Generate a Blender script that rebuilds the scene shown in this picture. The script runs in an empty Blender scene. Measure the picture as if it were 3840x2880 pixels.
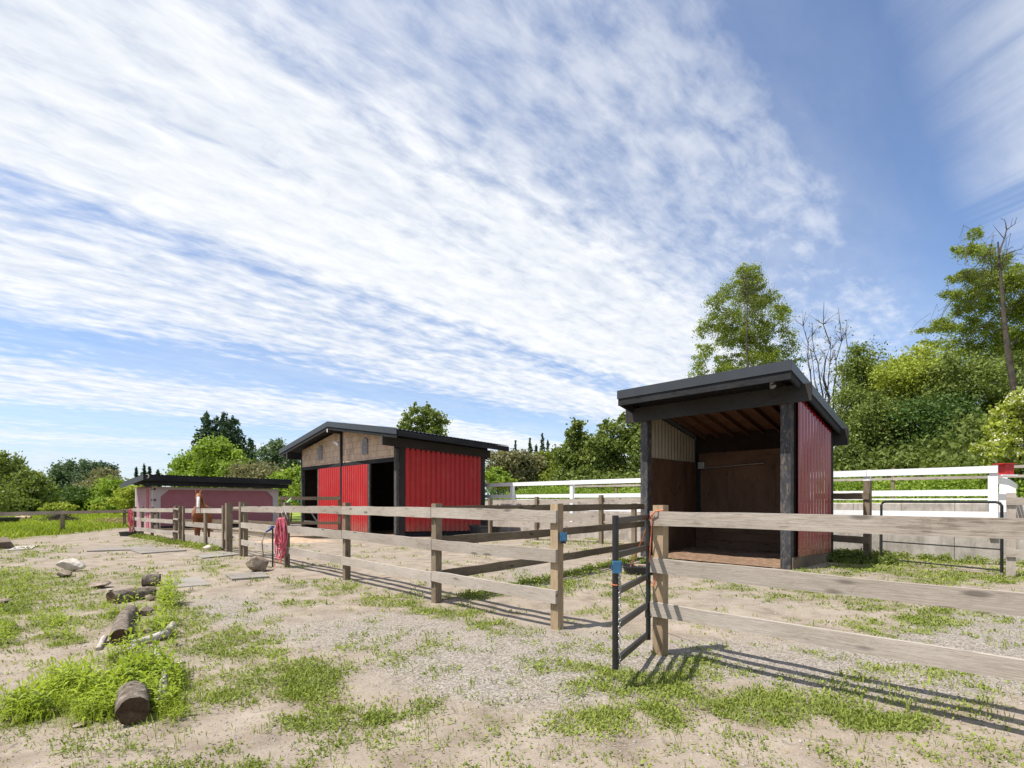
import bpy, bmesh, math, random
import numpy as np
from mathutils import Vector, Matrix
random.seed(7); RN = np.random.default_rng(11)
C = bpy.context.scene
R = math.radians

# ------------------------------------------------------------------ camera
CZ = 1.4; F = 1900.0; CX = 1920.0; HY = 1875.0
cam = bpy.data.cameras.new('camera'); camo = bpy.data.objects.new('camera', cam)
C.collection.objects.link(camo); C.camera = camo
camo.location = (0, 0, CZ); camo.rotation_euler = (R(90), 0, 0)
cam.sensor_width = 36; cam.lens = F / 3840 * 36
cam.shift_y = (HY - 1440) / 3840; cam.clip_end = 3000; cam.clip_start = .05

# ------------------------------------------------------------------ sun, sky, exposure
SUN_EL = R(62); SX, SY = -.93, -.37
n = math.hypot(SX, SY); SX /= n; SY /= n
sd = Vector((SX * math.cos(SUN_EL), SY * math.cos(SUN_EL), math.sin(SUN_EL)))
sun = bpy.data.lights.new('sun', 'SUN'); sun.energy = 5.0; sun.angle = R(.55); sun.color = (1, .955, .89)
suno = bpy.data.objects.new('sun', sun); C.collection.objects.link(suno)
suno.rotation_euler = sd.to_track_quat('Z', 'Y').to_euler(); suno.location = (-10, -5, 20)
C.view_settings.view_transform = 'Standard'; C.view_settings.look = 'None'
C.view_settings.exposure = .5; C.view_settings.gamma = 1
try: C.view_settings.use_curve_mapping = False
except Exception: pass

class NT:
    def __init__(s, tree): s.t = tree; s.n = tree.nodes; s.l = tree.links
    def new(s, typ, **kw):
        o = s.n.new(typ)
        for k, v in kw.items():
            if k[0] == '_': setattr(o, k[1:], v)
        return o
    def put(s, sock, v):
        if hasattr(v, 'is_output'): s.l.new(v, sock)
        elif v is not None:
            if isinstance(v, (tuple, list)) and sock.type == 'RGBA' and len(v) == 3: v = (*v, 1)
            sock.default_value = v
    def math(s, op, a, b=None, c=None, clamp=False):
        o = s.n.new('ShaderNodeMath'); o.operation = op; o.use_clamp = clamp
        s.put(o.inputs[0], a)
        if b is not None: s.put(o.inputs[1], b)
        if c is not None: s.put(o.inputs[2], c)
        return o.outputs[0]
    def vmath(s, op, a, b=None):
        o = s.n.new('ShaderNodeVectorMath'); o.operation = op
        s.put(o.inputs[0], a)
        if b is not None: s.put(o.inputs[1], b)
        return o.outputs[0]
    def mix(s, f, a, b, blend='MIX'):
        o = s.n.new('ShaderNodeMix'); o.data_type = 'RGBA'; o.blend_type = blend
        s.put(o.inputs[0], f); s.put(o.inputs[6], a); s.put(o.inputs[7], b); return o.outputs[2]
    def noise(s, v, scale, detail=3, rough=.55, dist=0, out=0):
        o = s.n.new('ShaderNodeTexNoise'); s.put(o.inputs['Vector'], v)
        o.inputs['Scale'].default_value = scale; o.inputs['Detail'].default_value = detail
        o.inputs['Roughness'].default_value = rough; o.inputs['Distortion'].default_value = dist
        return o.outputs[out]
    def vor(s, v, scale, feat='F1', out='Distance'):
        o = s.n.new('ShaderNodeTexVoronoi'); o.feature = feat; s.put(o.inputs['Vector'], v)
        o.inputs['Scale'].default_value = scale; return o.outputs[out]
    def ramp(s, f, stops, interp='LINEAR'):
        o = s.n.new('ShaderNodeValToRGB'); o.color_ramp.interpolation = interp
        e = o.color_ramp.elements
        while len(e) > 1: e.remove(e[0])
        e[0].position = stops[0][0]; c = stops[0][1]
        e[0].color = (*c, 1) if isinstance(c, tuple) else (c, c, c, 1)
        for p, c in stops[1:]:
            q = e.new(p); q.color = (*c, 1) if isinstance(c, tuple) else (c, c, c, 1)
        s.put(o.inputs[0], f); return o.outputs[0]
    def mapr(s, v, a, b, c=0., d=1., smooth=False):
        o = s.n.new('ShaderNodeMapRange'); s.put(o.inputs[0], v)
        if smooth: o.interpolation_type = 'SMOOTHSTEP'
        for i, x in enumerate((a, b, c, d)): o.inputs[i + 1].default_value = x
        return o.outputs[0]
    def mapping(s, v, scale=(1, 1, 1), rot=(0, 0, 0), loc=(0, 0, 0)):
        o = s.n.new('ShaderNodeMapping'); s.put(o.inputs[0], v)
        o.inputs['Scale'].default_value = scale; o.inputs['Rotation'].default_value = rot; o.inputs['Location'].default_value = loc
        return o.outputs[0]
    def comb(s, x, y, z=0.):
        o = s.n.new('ShaderNodeCombineXYZ'); s.put(o.inputs[0], x); s.put(o.inputs[1], y); s.put(o.inputs[2], z); return o.outputs[0]
    def sep(s, v):
        o = s.n.new('ShaderNodeSeparateXYZ'); s.put(o.inputs[0], v); return o.outputs
    def coord(s, which='Object'): return s.n.new('ShaderNodeTexCoord').outputs[which]
    def attr(s, name, out='Fac'):
        o = s.n.new('ShaderNodeAttribute'); o.attribute_name = name; return o.outputs[out]

world = bpy.data.worlds.new('World'); C.world = world; world.use_nodes = True
w = NT(world.node_tree); w.n.clear()
sky = w.n.new('ShaderNodeTexSky'); sky.sky_type = 'NISHITA'; sky.sun_disc = False
sky.sun_elevation = SUN_EL; sky.sun_rotation = math.atan2(SX, SY); sky.altitude = 50
sky.air_density = 1.0; sky.dust_density = .6; sky.ozone_density = 1.6
dx, dy, dz = w.sep(w.coord('Generated'))
zc = w.math('MAXIMUM', w.math('ADD', dz, .08), .05)
pxn = w.math('DIVIDE', dx, zc); pyn = w.math('DIVIDE', dy, zc)
# cloud plane coordinates: 'al' runs along the bands (about 45 deg right of the view), 'ac' across them
CA, SA = math.cos(R(48)), math.sin(R(48))
ac = w.math('SUBTRACT', w.math('MULTIPLY', pxn, CA), w.math('MULTIPLY', pyn, SA))
al = w.math('ADD', w.math('MULTIPLY', pxn, SA), w.math('MULTIPLY', pyn, CA))
wob = w.noise(w.comb(w.math('MULTIPLY', al, .5), w.math('MULTIPLY', ac, .9)), 1.3, 4, .6)
acw = w.math('ADD', ac, w.math('MULTIPLY', w.math('SUBTRACT', wob, .5), .42))
cov = w.ramp(w.mapr(acw, -6., .2), [(0, .6), (.065, .7), (.185, .22), (.29, .86), (.363, .86), (.468, .18), (.548, .84), (.613, .92), (.658, .46), (.69, 1.04), (.775, 1.1), (.80, .68), (.85, .64), (.895, .46), (.922, .0)], 'LINEAR')
# long bands for everything lower and further to the left
band = w.noise(w.comb(w.math('MULTIPLY', al, .22), w.math('MULTIPLY', ac, 1.15)), 1.0, 5, .55, .3)
band2 = w.noise(w.comb(w.math('MULTIPLY', al, .5), w.math('MULTIPLY', ac, 2.6), 4.), 1.0, 5, .6, .3)
# small rippled puffs
puff = w.noise(w.comb(w.math('MULTIPLY', al, 4.2), w.math('MULTIPLY', ac, 8.5), 2.), 1.5, 5, .62, .25)
puffv = w.vor(w.comb(w.math('MULTIPLY', al, 13.), w.math('MULTIPLY', ac, 16.)), 1.0, 'SMOOTH_F1')
fine = w.noise(w.comb(w.math('MULTIPLY', al, 6.), w.math('MULTIPLY', ac, 20.), 7.), 1.4, 6, .65)
dens = w.math('ADD', cov, w.math('MULTIPLY', w.math('SUBTRACT', band, .5), 1.0))
dens = w.math('ADD', dens, w.math('MULTIPLY', w.math('SUBTRACT', band2, .5), .70))
dens = w.math('ADD', dens, w.math('MULTIPLY', w.math('SUBTRACT', puff, .5), .85))
dens = w.math('SUBTRACT', dens, w.math('MULTIPLY', w.math('SUBTRACT', puffv, .45), .30))
dens = w.math('ADD', dens, w.math('MULTIPLY', w.math('SUBTRACT', fine, .5), .35))
m1 = w.mapr(dens, .16, 1.02, 0.0, .97, True)
m1 = w.math('MULTIPLY', m1, w.mapr(acw, -.55, -.2, 1., 0., True))
m1 = w.math('MULTIPLY', m1, w.mapr(acw, -1.10, -.85, 1., .66, True))
# thin cirrus on the right, combed the other way
cr, sr = math.cos(R(-22)), math.sin(R(-22))
ac2 = w.math('SUBTRACT', w.math('MULTIPLY', pxn, cr), w.math('MULTIPLY', pyn, -sr * -1))
ac2 = w.math('ADD', w.math('MULTIPLY', pxn, cr), w.math('MULTIPLY', pyn, -sr))
al2 = w.math('SUBTRACT', w.math('MULTIPLY', pyn, cr), w.math('MULTIPLY', pxn, -sr))
cir = w.noise(w.comb(w.math('MULTIPLY', al2, .7), w.math('MULTIPLY', ac2, 5.)), 1.0, 6, .6, .5)
cir2 = w.noise(w.comb(w.math('MULTIPLY', al2, .5), w.math('MULTIPLY', ac2, 1.1), 3.), 1.2, 4, .5)
m2 = w.mapr(w.math('ADD', w.math('MULTIPLY', cir, .8), w.math('MULTIPLY', cir2, .55)), .46, .82, 0., .78, True)
m2 = w.math('MULTIPLY', m2, w.mapr(ac, -.30, .05, 0., 1., True))
# veil of light cloud over the whole middle
veil = w.noise(w.comb(w.math('MULTIPLY', al, .9), w.math('MULTIPLY', ac, 2.2), 9.), 1.4, 5, .6)
m3 = w.math('MULTIPLY', w.mapr(veil, .3, .75, .10, .42), w.mapr(acw, -.65, -.12, 1., .12, True))
m = w.math('MAXIMUM', m1, w.math('MAXIMUM', m2, m3))
hz = w.mapr(dz, 0., .16, .40, 0., True)
shade = w.mapr(w.math('ADD', w.math('MULTIPLY', puff, .7), w.math('MULTIPLY', band, .5)), .42, .72)
ccol = w.mix(shade, (6.2, 6.7, 7.5), (8.6, 8.75, 8.95))
skyc = w.mix(1.0, sky.outputs[0], (1.20, 1.31, 1.50), 'MULTIPLY')
col = w.mix(m, skyc, ccol)
col = w.mix(hz, col, (5.3, 6.5, 8.2))
bg = w.n.new('ShaderNodeBackground'); w.l.new(col, bg.inputs[0]); bg.inputs[1].default_value = .085
wo = w.n.new('ShaderNodeOutputWorld'); w.l.new(bg.outputs[0], wo.inputs[0])

# ------------------------------------------------------------------ ground shape
UX, UY = -.7033, .7109        # along the fences, to the back left
VX, VY = .7109, .7033         # into the yard, to the back right
def st(x, y): return UX * x + UY * y, VX * x + VY * y
def vnoise(x, y, seed=0):
    xi = np.floor(x).astype(np.int64); yi = np.floor(y).astype(np.int64)
    xf = x - xi; yf = y - yi; u = xf * xf * (3 - 2 * xf); v = yf * yf * (3 - 2 * yf)
    def h(a, b):
        k = (a * 374761393 + b * 668265263 + seed * 982451653) & 0xffffffff
        k = ((k ^ (k >> 13)) * 1274126177) & 0xffffffff
        return ((k ^ (k >> 16)) & 0xffff) / 65535.0
    return (h(xi, yi) * (1 - u) + h(xi + 1, yi) * u) * (1 - v) + (h(xi, yi + 1) * (1 - u) + h(xi + 1, yi + 1) * u) * v
def fbm(x, y, seed=0, o=4):
    r = 0; a = .5; t = 0
    for i in range(o):
        r = r + a * vnoise(x * 2 ** i, y * 2 ** i, seed + i * 7); t += a; a *= .55
    return r / t
def sm(a, b, x): k = np.clip((x - a) / (b - a), 0, 1); return k * k * (3 - 2 * k)
T1, T2, SE = 16.50, 23.6, 27.0
def gz(x, y):
    x = np.asarray(x, float); y = np.asarray(y, float); s, t = st(x, y)
    z = -.0135 * np.clip(s - 9, 0, 36) - .02 * np.clip(t - 11, 0, 6)
    z = z - .4 * sm(60, 140, s)
    k = 1 - sm(SE, SE + 3, s)
    z = z + k * np.where(t > T1, .60 - z, 0)
    k2 = 1 - sm(SE - 1, SE + 14, s)
    z = z + k2 * np.where(t > T2, .68, 0) + k2 * 3.2 * sm(T2 + 1.5, T2 + 16, t) * (1 - sm(-6, 20, s) * .75)
    d = np.hypot(x, y)
    z = z + (fbm(x * 1.1, y * 1.1, 3) - .5) * .045 * np.clip(d / 3, .4, 1) + (fbm(x * 6, y * 6, 5, 2) - .5) * .012
    return z
def gzf(x, y): return float(gz(np.array([x]), np.array([y]))[0])
def P(px, py, d): return Vector(((px - CX) / F * d, d, CZ - (py - HY) / F * d))
def Gn(px, py):
    px = np.asarray(px, float); py = np.asarray(py, float)
    k = (py - HY) / F; d = CZ / np.maximum(k, .008)
    for i in range(14):
        z = gz((px - CX) / F * d, d); dn = (CZ - z) / np.maximum(k, .008); d = .4 * d + .6 * dn
    x = (px - CX) / F * d
    return x, d, gz(x, d)
def G(px, py):
    x, y, z = Gn([px], [py]); return Vector((float(x[0]), float(y[0]), float(z[0])))

# ------------------------------------------------------------------ materials
def pbr(name, rough=.8, spec=.3, metal=0.):
    m = bpy.data.materials.new(name); m.use_nodes = True; t = NT(m.node_tree)
    b = t.n['Principled BSDF']; b.inputs['Roughness'].default_value = rough
    b.inputs['Specular IOR Level'].default_value = spec; b.inputs['Metallic'].default_value = metal
    return m, t, b
def bump(t, b, h, strength=.3, dist=.01):
    o = t.n.new('ShaderNodeBump'); o.inputs['Strength'].default_value = strength; o.inputs['Distance'].default_value = dist
    t.put(o.inputs['Height'], h); t.l.new(o.outputs[0], b.inputs['Normal'])
def mat_wood(name, stops, stain=(.07, .06, .05), amt=.5, bs=.5, moss=None):
    m, t, b = pbr(name, .85, .2)
    uv = t.coord('UV'); rnd = t.n.new('ShaderNodeObjectInfo').outputs['Random']
    off = t.vmath('ADD', uv, t.comb(t.math('MULTIPLY', rnd, 37.), t.math('MULTIPLY', rnd, 11.)))
    grain = t.noise(t.mapping(off, (5.5, 75, 1)), 1.0, 5, .68, .5)
    blotch = t.noise(t.mapping(off, (5.5, 13, 1)), 1.0, 6, .72, .9)
    big = t.noise(t.mapping(off, (.9, 2.2, 1)), 1.0, 3, .5)
    kn = t.vor(t.mapping(off, (2.1, 7, 1)), 1.0)
    knot = t.mapr(kn, .07, .20, 1., 0., True)
    f = t.math('ADD', t.math('MULTIPLY', grain, .5), t.math('MULTIPLY', blotch, .5))
    c = t.ramp(t.math('ADD', f, t.math('MULTIPLY', t.math('SUBTRACT', big, .5), .55)), stops)
    c = t.mix(t.math('MULTIPLY', t.mapr(blotch, .51, .68), amt), c, stain)
    c = t.mix(t.math('MULTIPLY', knot, .85), c, tuple(x * .75 for x in stain))
    c = t.mix(t.math('MULTIPLY', t.math('SUBTRACT', rnd, .5), .45), c, (.11, .085, .06), 'MIX')
    if moss: c = t.mix(t.math('MULTIPLY', t.mapr(t.noise(t.coord('Object'), 6, 4), .52, .7), .5), c, moss)
    t.put(b.inputs['Base Color'], c)
    bump(t, b, t.math('ADD', grain, t.math('MULTIPLY', knot, -.6)), bs, .006)
    return m
M = {}
M['rail'] = mat_wood('weathered_board', [(.28, (.17, .137, .105)), (.42, (.32, .275, .225)), (.60, (.43, .38, .325)), (.8, (.54, .485, .42))], (.17, .145, .12), .55)
M['rail_dark'] = mat_wood('brown_board', [(.30, (.06, .045, .03)), (.5, (.145, .11, .075)), (.72, (.26, .21, .15))], (.05, .04, .03), .5, moss=(.09, .09, .035))
M['post'] = mat_wood('post_wood', [(.3, (.075, .056, .036)), (.5, (.20, .155, .105)), (.72, (.34, .275, .20))], (.06, .05, .036), .5)
M['post_tan'] = mat_wood('tan_post_wood', [(.3, (.17, .12, .07)), (.5, (.34, .25, .155)), (.72, (.48, .37, .245))], (.14, .10, .06), .45)
M['black_wood'] = mat_wood('black_stained_wood', [(.3, (.010, .010, .011)), (.5, (.020, .021, .023)), (.75, (.042, .043, .046))], (.012, .012, .012), .3, .35)
M['grey_post'] = mat_wood('worn_black_post', [(.3, (.022, .023, .026)), (.5, (.05, .052, .058)), (.75, (.12, .115, .11))], (.20, .15, .10), .75, .4)
M['bare_wood'] = mat_wood('raw_timber', [(.3, (.07, .030, .016)), (.55, (.15, .07, .038)), (.8, (.22, .12, .065))], (.07, .04, .02), .4, .3)
M['ply'] = mat_wood('worn_plywood', [(.25, (.035, .020, .012)), (.5, (.115, .063, .037)), (.8, (.22, .13, .08))], (.025, .014, .01), .6, .3)
M['mat_board'] = mat_wood('grey_sheet', [(.3, (.17, .15, .125)), (.5, (.255, .23, .20)), (.75, (.33, .305, .27))], (.16, .14, .12), .4, .3)
def mat_simple(name, col, rough=.6, spec=.3, var=.25, scale=6, bs=.1, metal=0.):
    m, t, b = pbr(name, rough, spec, metal); o = t.coord('Object')
    nz = t.noise(o, scale, 5, .6)
    c = t.mix(t.mapr(nz, .3, .7), tuple(x * (1 - var) for x in col), tuple(min(1, x * (1 + var)) for x in col))
    t.put(b.inputs['Base Color'], c); bump(t, b, t.noise(o, scale * 6, 4), bs, .004); return m
def mat_red(name, base, rough):
    m, t, b = pbr(name, rough, .35 if rough > .3 else .6); o = t.coord('Object')
    str_ = t.noise(t.mapping(o, (9, 9, .7)), 1.0, 4, .6)
    low = t.noise(o, 1.3, 4, .6)
    c = t.mix(t.mapr(str_, .35, .75), base, tuple(x * .72 for x in base))
    c = t.mix(t.math('MULTIPLY', t.mapr(low, .5, .8), .18), c, (.45, .20, .17))
    mud = t.math('MULTIPLY', t.mapr(t.math('ADD', t.sep(o)[2], t.math('MULTIPLY', t.noise(o, 7, 5, .7), -.9)), -.35, .35, .75, 0., True), t.mapr(t.noise(o, 22, 4), .35, .6))
    c = t.mix(mud, c, (.26, .17, .12))
    t.put(b.inputs['Base Color'], c)
    t.put(b.inputs['Roughness'], t.mapr(low, .3, .7, rough - .06, rough + .12))
    if rough < .3: b.inputs['Coat Weight'].default_value = .8; b.inputs['Coat Roughness'].default_value = .07
    bump(t, b, low, .12, .01); return m
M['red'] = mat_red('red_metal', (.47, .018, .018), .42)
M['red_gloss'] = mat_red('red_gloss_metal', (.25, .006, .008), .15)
M['black_metal'] = mat_simple('black_metal', (.016, .017, .019), .35, .5, .2, 3, .05)
M['roof_trim'] = mat_simple('charcoal_trim', (.030, .033, .038), .42, .5, .15, 3, .05)
M['pipe'] = mat_simple('black_pipe', (.014, .014, .015), .4, .5, .3, 12, .1)
M['rubber'] = mat_simple('black_rubber', (.02, .021, .022), .5, .5, .3, 10, .2)
M['white'] = mat_simple('white_paint', (.80, .80, .79), .5, .3, .05, 5, .06)
M['pink'] = mat_simple('faded_pink_siding', (.31, .125, .145), .7, .2, .10, 2, .05)
M['pink_light'] = mat_simple('pale_pink_siding', (.42, .24, .27), .7, .2, .10, 2, .05)
M['trim_white'] = mat_simple('aged_white_trim', (.44, .38, .38), .6, .3, .1, 3, .06)
M['blue'] = mat_simple('blue_plastic', (.03, .13, .24), .4, .5, .2, 20, .1)
M['navy'] = mat_simple('navy_plastic', (.02, .05, .20), .4, .5, .2, 20, .1)
M['hose'] = mat_simple('pink_hose', (.52, .10, .14), .5, .4, .3, 12, .1)
M['rope'] = mat_simple('orange_twine', (.62, .20, .10), .8, .2, .3, 40, .3)
M['galv'] = mat_simple('galvanised_metal', (.42, .42, .41), .4, .5, .2, 20, .1, .7)
M['green_plastic'] = mat_simple('green_plastic', (.02, .22, .08), .4, .5, .1, 10, .05)
M['lime'] = mat_simple('lime_plastic', (.45, .75, .35), .4, .5, .1, 10, .05)
M['soil'] = mat_simple('stall_bedding', (.20, .13, .085), .95, .1, .4, 9, .6)
M['dirt_mound'] = mat_simple('dirt_mound', (.40, .29, .20), .95, .1, .25, 7, .5)
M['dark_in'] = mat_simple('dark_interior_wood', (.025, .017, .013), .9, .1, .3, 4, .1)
M['red_box'] = mat_simple('red_painted_tin', (.42, .02, .02), .45, .4, .3, 9, .1)
M['grey_vent'] = mat_simple('grey_louvre', (.26, .24, .25), .6, .3, .2, 9, .1)
M['translucent'] = mat_simple('fibreglass_sheet', (.36, .32, .24), .5, .3, .15, 2, .05)
m, t, b = pbr('concrete_block', .9, .2); M['concrete'] = m
o = t.coord('Object'); n1 = t.noise(o, 2.2, 6, .65); n2 = t.noise(t.mapping(o, (5, 5, .7)), 1.5, 5, .6)
c = t.ramp(n1, [(.3, (.24, .215, .18)), (.55, (.40, .365, .32)), (.8, (.50, .47, .42))])
c = t.mix(t.math('MULTIPLY', t.mapr(n2, .5, .7), .55), c, (.17, .15, .125))
t.put(b.inputs['Base Color'], c); bump(t, b, t.noise(o, 22, 5), .5, .01)
m, t, b = pbr('rock', .9, .2); M['rock'] = m
o = t.coord('Object'); n1 = t.noise(o, 5, 6, .65, .3)
c = t.ramp(n1, [(.3, (.09, .065, .045)), (.5, (.24, .19, .14)), (.75, (.42, .36, .29))])
t.put(b.inputs['Base Color'], c); bump(t, b, t.noise(o, 16, 6), .8, .03)
m, t, b = pbr('pale_rock', .9, .2); M['rock_pale'] = m
o = t.coord('Object'); n1 = t.noise(o, 5, 6, .65, .3)
c = t.ramp(n1, [(.3, (.26, .22, .18)), (.5, (.44, .39, .33)), (.75, (.60, .55, .48))])
t.put(b.inputs['Base Color'], c); bump(t, b, t.noise(o, 16, 6), .7, .03)
m, t, b = pbr('bark', .95, .1); M['bark'] = m
o = t.coord('Object'); n1 = t.noise(t.mapping(o, (6, 6, 2)), 3, 6, .7, .4)
c = t.ramp(n1, [(.3, (.055, .04, .03)), (.5, (.16, .13, .10)), (.75, (.34, .30, .26))])
t.put(b.inputs['Base Color'], c); bump(t, b, n1, .9, .03)
m, t, b = pbr('cut_end', .95, .1); M['cut'] = m
o = t.coord('Object'); n1 = t.noise(o, 14, 6, .7)
c = t.ramp(n1, [(.3, (.03, .02, .014)), (.6, (.10, .065, .04)), (.8, (.2, .14, .09))])
t.put(b.inputs['Base Color'], c); bump(t, b, n1, .9, .02)
m, t, b = pbr('driftwood', .9, .2); M['drift'] = m
o = t.coord('Object'); n1 = t.noise(o, 18, 6, .7, .4)
c = t.ramp(n1, [(.3, (.16, .13, .11)), (.5, (.38, .34, .30)), (.75, (.55, .50, .46))])
t.put(b.inputs['Base Color'], c); bump(t, b, n1, .7, .01)
m, t, b = pbr('tree_bark', .95, .1); M['tbark'] = m
o = t.coord('Object'); n1 = t.noise(o, 3, 5, .7)
t.put(b.inputs['Base Color'], t.ramp(n1, [(.3, (.035, .028, .022)), (.7, (.12, .10, .08))]))
m, t, b = pbr('pale_bark', .95, .1); M['pbark'] = m
o = t.coord('Object'); n1 = t.noise(o, 3, 5, .7)
t.put(b.inputs['Base Color'], t.ramp(n1, [(.3, (.16, .14, .13)), (.7, (.42, .38, .36))]))
# cedar shingles: rows and staggered tabs
m, t, b = pbr('cedar_shingles', .9, .1); M['shingle'] = m
uv = t.coord('UV')
br = t.n.new('ShaderNodeTexBrick'); t.l.new(uv, br.inputs['Vector'])
br.inputs['Scale'].default_value = 1; br.inputs['Brick Width'].default_value = .16; br.inputs['Row Height'].default_value = .27
br.inputs['Mortar Size'].default_value = .006; br.inputs['Mortar Smooth'].default_value = .3; br.offset = .43; br.squash = 1
br.inputs['Color1'].default_value = (.64, .46, .34, 1); br.inputs['Color2'].default_value = (.42, .29, .205, 1); br.inputs['Mortar'].default_value = (.10, .065, .045, 1)
g = t.noise(t.mapping(uv, (30, 3, 1)), 1.0, 4, .6)
c = t.mix(t.mapr(g, .35, .75), br.outputs[0], t.mix(.5, br.outputs[0], (.62, .50, .38)))
c = t.mix(t.math('MULTIPLY', t.mapr(t.noise(uv, 1.4, 3), .5, .75), .4), c, (.22, .15, .10))
t.put(b.inputs['Base Color'], c); bump(t, b, br.outputs[1], -.6, .015)
# ground
m, t, b = pbr('yard_ground', .95, .12); M['ground'] = m
o = t.coord('Object'); gr = t.attr('green'); fld = t.attr('field')
big = t.noise(o, .45, 4, .6); mid = t.noise(o, 2.6, 5, .6, .4); fin = t.noise(o, 38, 5, .7); grit = t.vor(o, 85, out='Color')
gritv = t.sep(grit)[0]
dirt = t.ramp(mid, [(.3, (.180, .140, .102)), (.5, (.272, .222, .170)), (.72, (.345, .290, .228))])
grav = t.ramp(t.math('ADD', t.math('MULTIPLY', gritv, .65), t.math('MULTIPLY', fin, .35)), [(.15, (.085, .073, .060)), (.45, (.215, .190, .160)), (.8, (.375, .34, .295))])
gm = t.mapr(t.math('ADD', big, t.math('MULTIPLY', t.attr('gravel'), .6)), .42, .95, .08, .85, True)
c = t.mix(gm, dirt, grav)
c = t.mix(t.math('MULTIPLY', t.mapr(fin, .58, .76), .5), c, (.13, .098, .07))
c = t.mix(t.math('MULTIPLY', t.mapr(t.noise(o, 9, 4, .65), .55, .78), .35), c, (.20, .15, .10))
c = t.mix(t.math('MULTIPLY', t.mapr(gr, .12, .8), t.mapr(fin, .3, .6, .5, .85)), c, (.115, .120, .040))
c = t.mix(t.math('MULTIPLY', fld, .9), c, t.ramp(t.noise(o, .7, 4, .6), [(.35, (.13, .19, .02)), (.6, (.24, .31, .035)), (.8, (.33, .33, .07))]))
t.put(b.inputs['Base Color'], c)
hoof = t.mapr(t.vor(t.vmath('ADD', o, t.mapping(t.noise(o, 2.5, 2, out=1), (.5, .5, 0))), 3.6), .10, .24, -2.2, 0., True)
c = t.mix(t.math('MULTIPLY', t.mapr(t.vor(o, 7.3), .03, .10, 1., 0., True), .55), c, (.12, .09, .062))
t.put(b.inputs['Base Color'], c)
bump(t, b, t.math('ADD', t.math('ADD', hoof, fin, t.math('MULTIPLY', gritv, .6)), t.math('MULTIPLY', mid, .8)), .55, .014)

def mat_leaf(name, c1, c2, trans=.35, rough=.6, sat_c=None):
    m = bpy.data.materials.new(name); m.use_nodes = True; t = NT(m.node_tree); t.n.clear()
    rnd = t.n.new('ShaderNodeNewGeometry').outputs['Random Per Island']; tint = t.attr('tint')
    f = t.math('ADD', t.math('MULTIPLY', rnd, .5), t.math('MULTIPLY', tint, .5))
    c = t.mix(f, c1, c2)
    d = t.n.new('ShaderNodeBsdfPrincipled'); t.put(d.inputs['Base Color'], c); d.inputs['Roughness'].default_value = rough
    d.inputs['Specular IOR Level'].default_value = .25
    tr = t.n.new('ShaderNodeBsdfTranslucent'); t.put(tr.inputs[0], t.mix(.5, c, t.mix(1., c, (1.5, 1.5, .5), 'MULTIPLY')))
    mx = t.n.new('ShaderNodeMixShader'); mx.inputs[0].default_value = trans
    t.l.new(d.outputs[0], mx.inputs[1]); t.l.new(tr.outputs[0], mx.inputs[2])
    oo = t.n.new('ShaderNodeOutputMaterial'); t.l.new(mx.outputs[0], oo.inputs[0]); return m
L = {
 'bright': mat_leaf('bright_leaves', (.12, .20, .02), (.32, .42, .06)),
 'mid': mat_leaf('green_leaves', (.080, .120, .022), (.245, .295, .070)),
 'dark': mat_leaf('dark_leaves', (.040, .085, .018), (.13, .20, .042), .3),
 'olive': mat_leaf('olive_leaves', (.11, .145, .018), (.31, .37, .055), .38),
 'yellow': mat_leaf('yellow_leaves', (.20, .25, .025), (.42, .47, .08)),
 'blue': mat_leaf('blue_green_leaves', (.055, .095, .045), (.15, .21, .10), .3),
 'grey': mat_leaf('grey_green_twigs', (.14, .135, .07), (.27, .26, .12), .3),
 'conifer': mat_leaf('conifer_needles', (.030, .058, .028), (.085, .135, .062), .2),
 'weed': mat_leaf('weed_leaves', (.13, .20, .014), (.42, .50, .05), .4),
 'clover': mat_leaf('clover_leaves', (.12, .165, .028), (.34, .39, .075), .3),
 'dry': mat_leaf('dry_blades', (.26, .20, .09), (.46, .38, .20), .3),
 'field': mat_leaf('meadow_blades', (.16, .23, .015), (.40, .46, .06), .35),
 'blossom': mat_leaf('blossom', (.62, .60, .42), (.82, .80, .66), .3),
}

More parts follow.
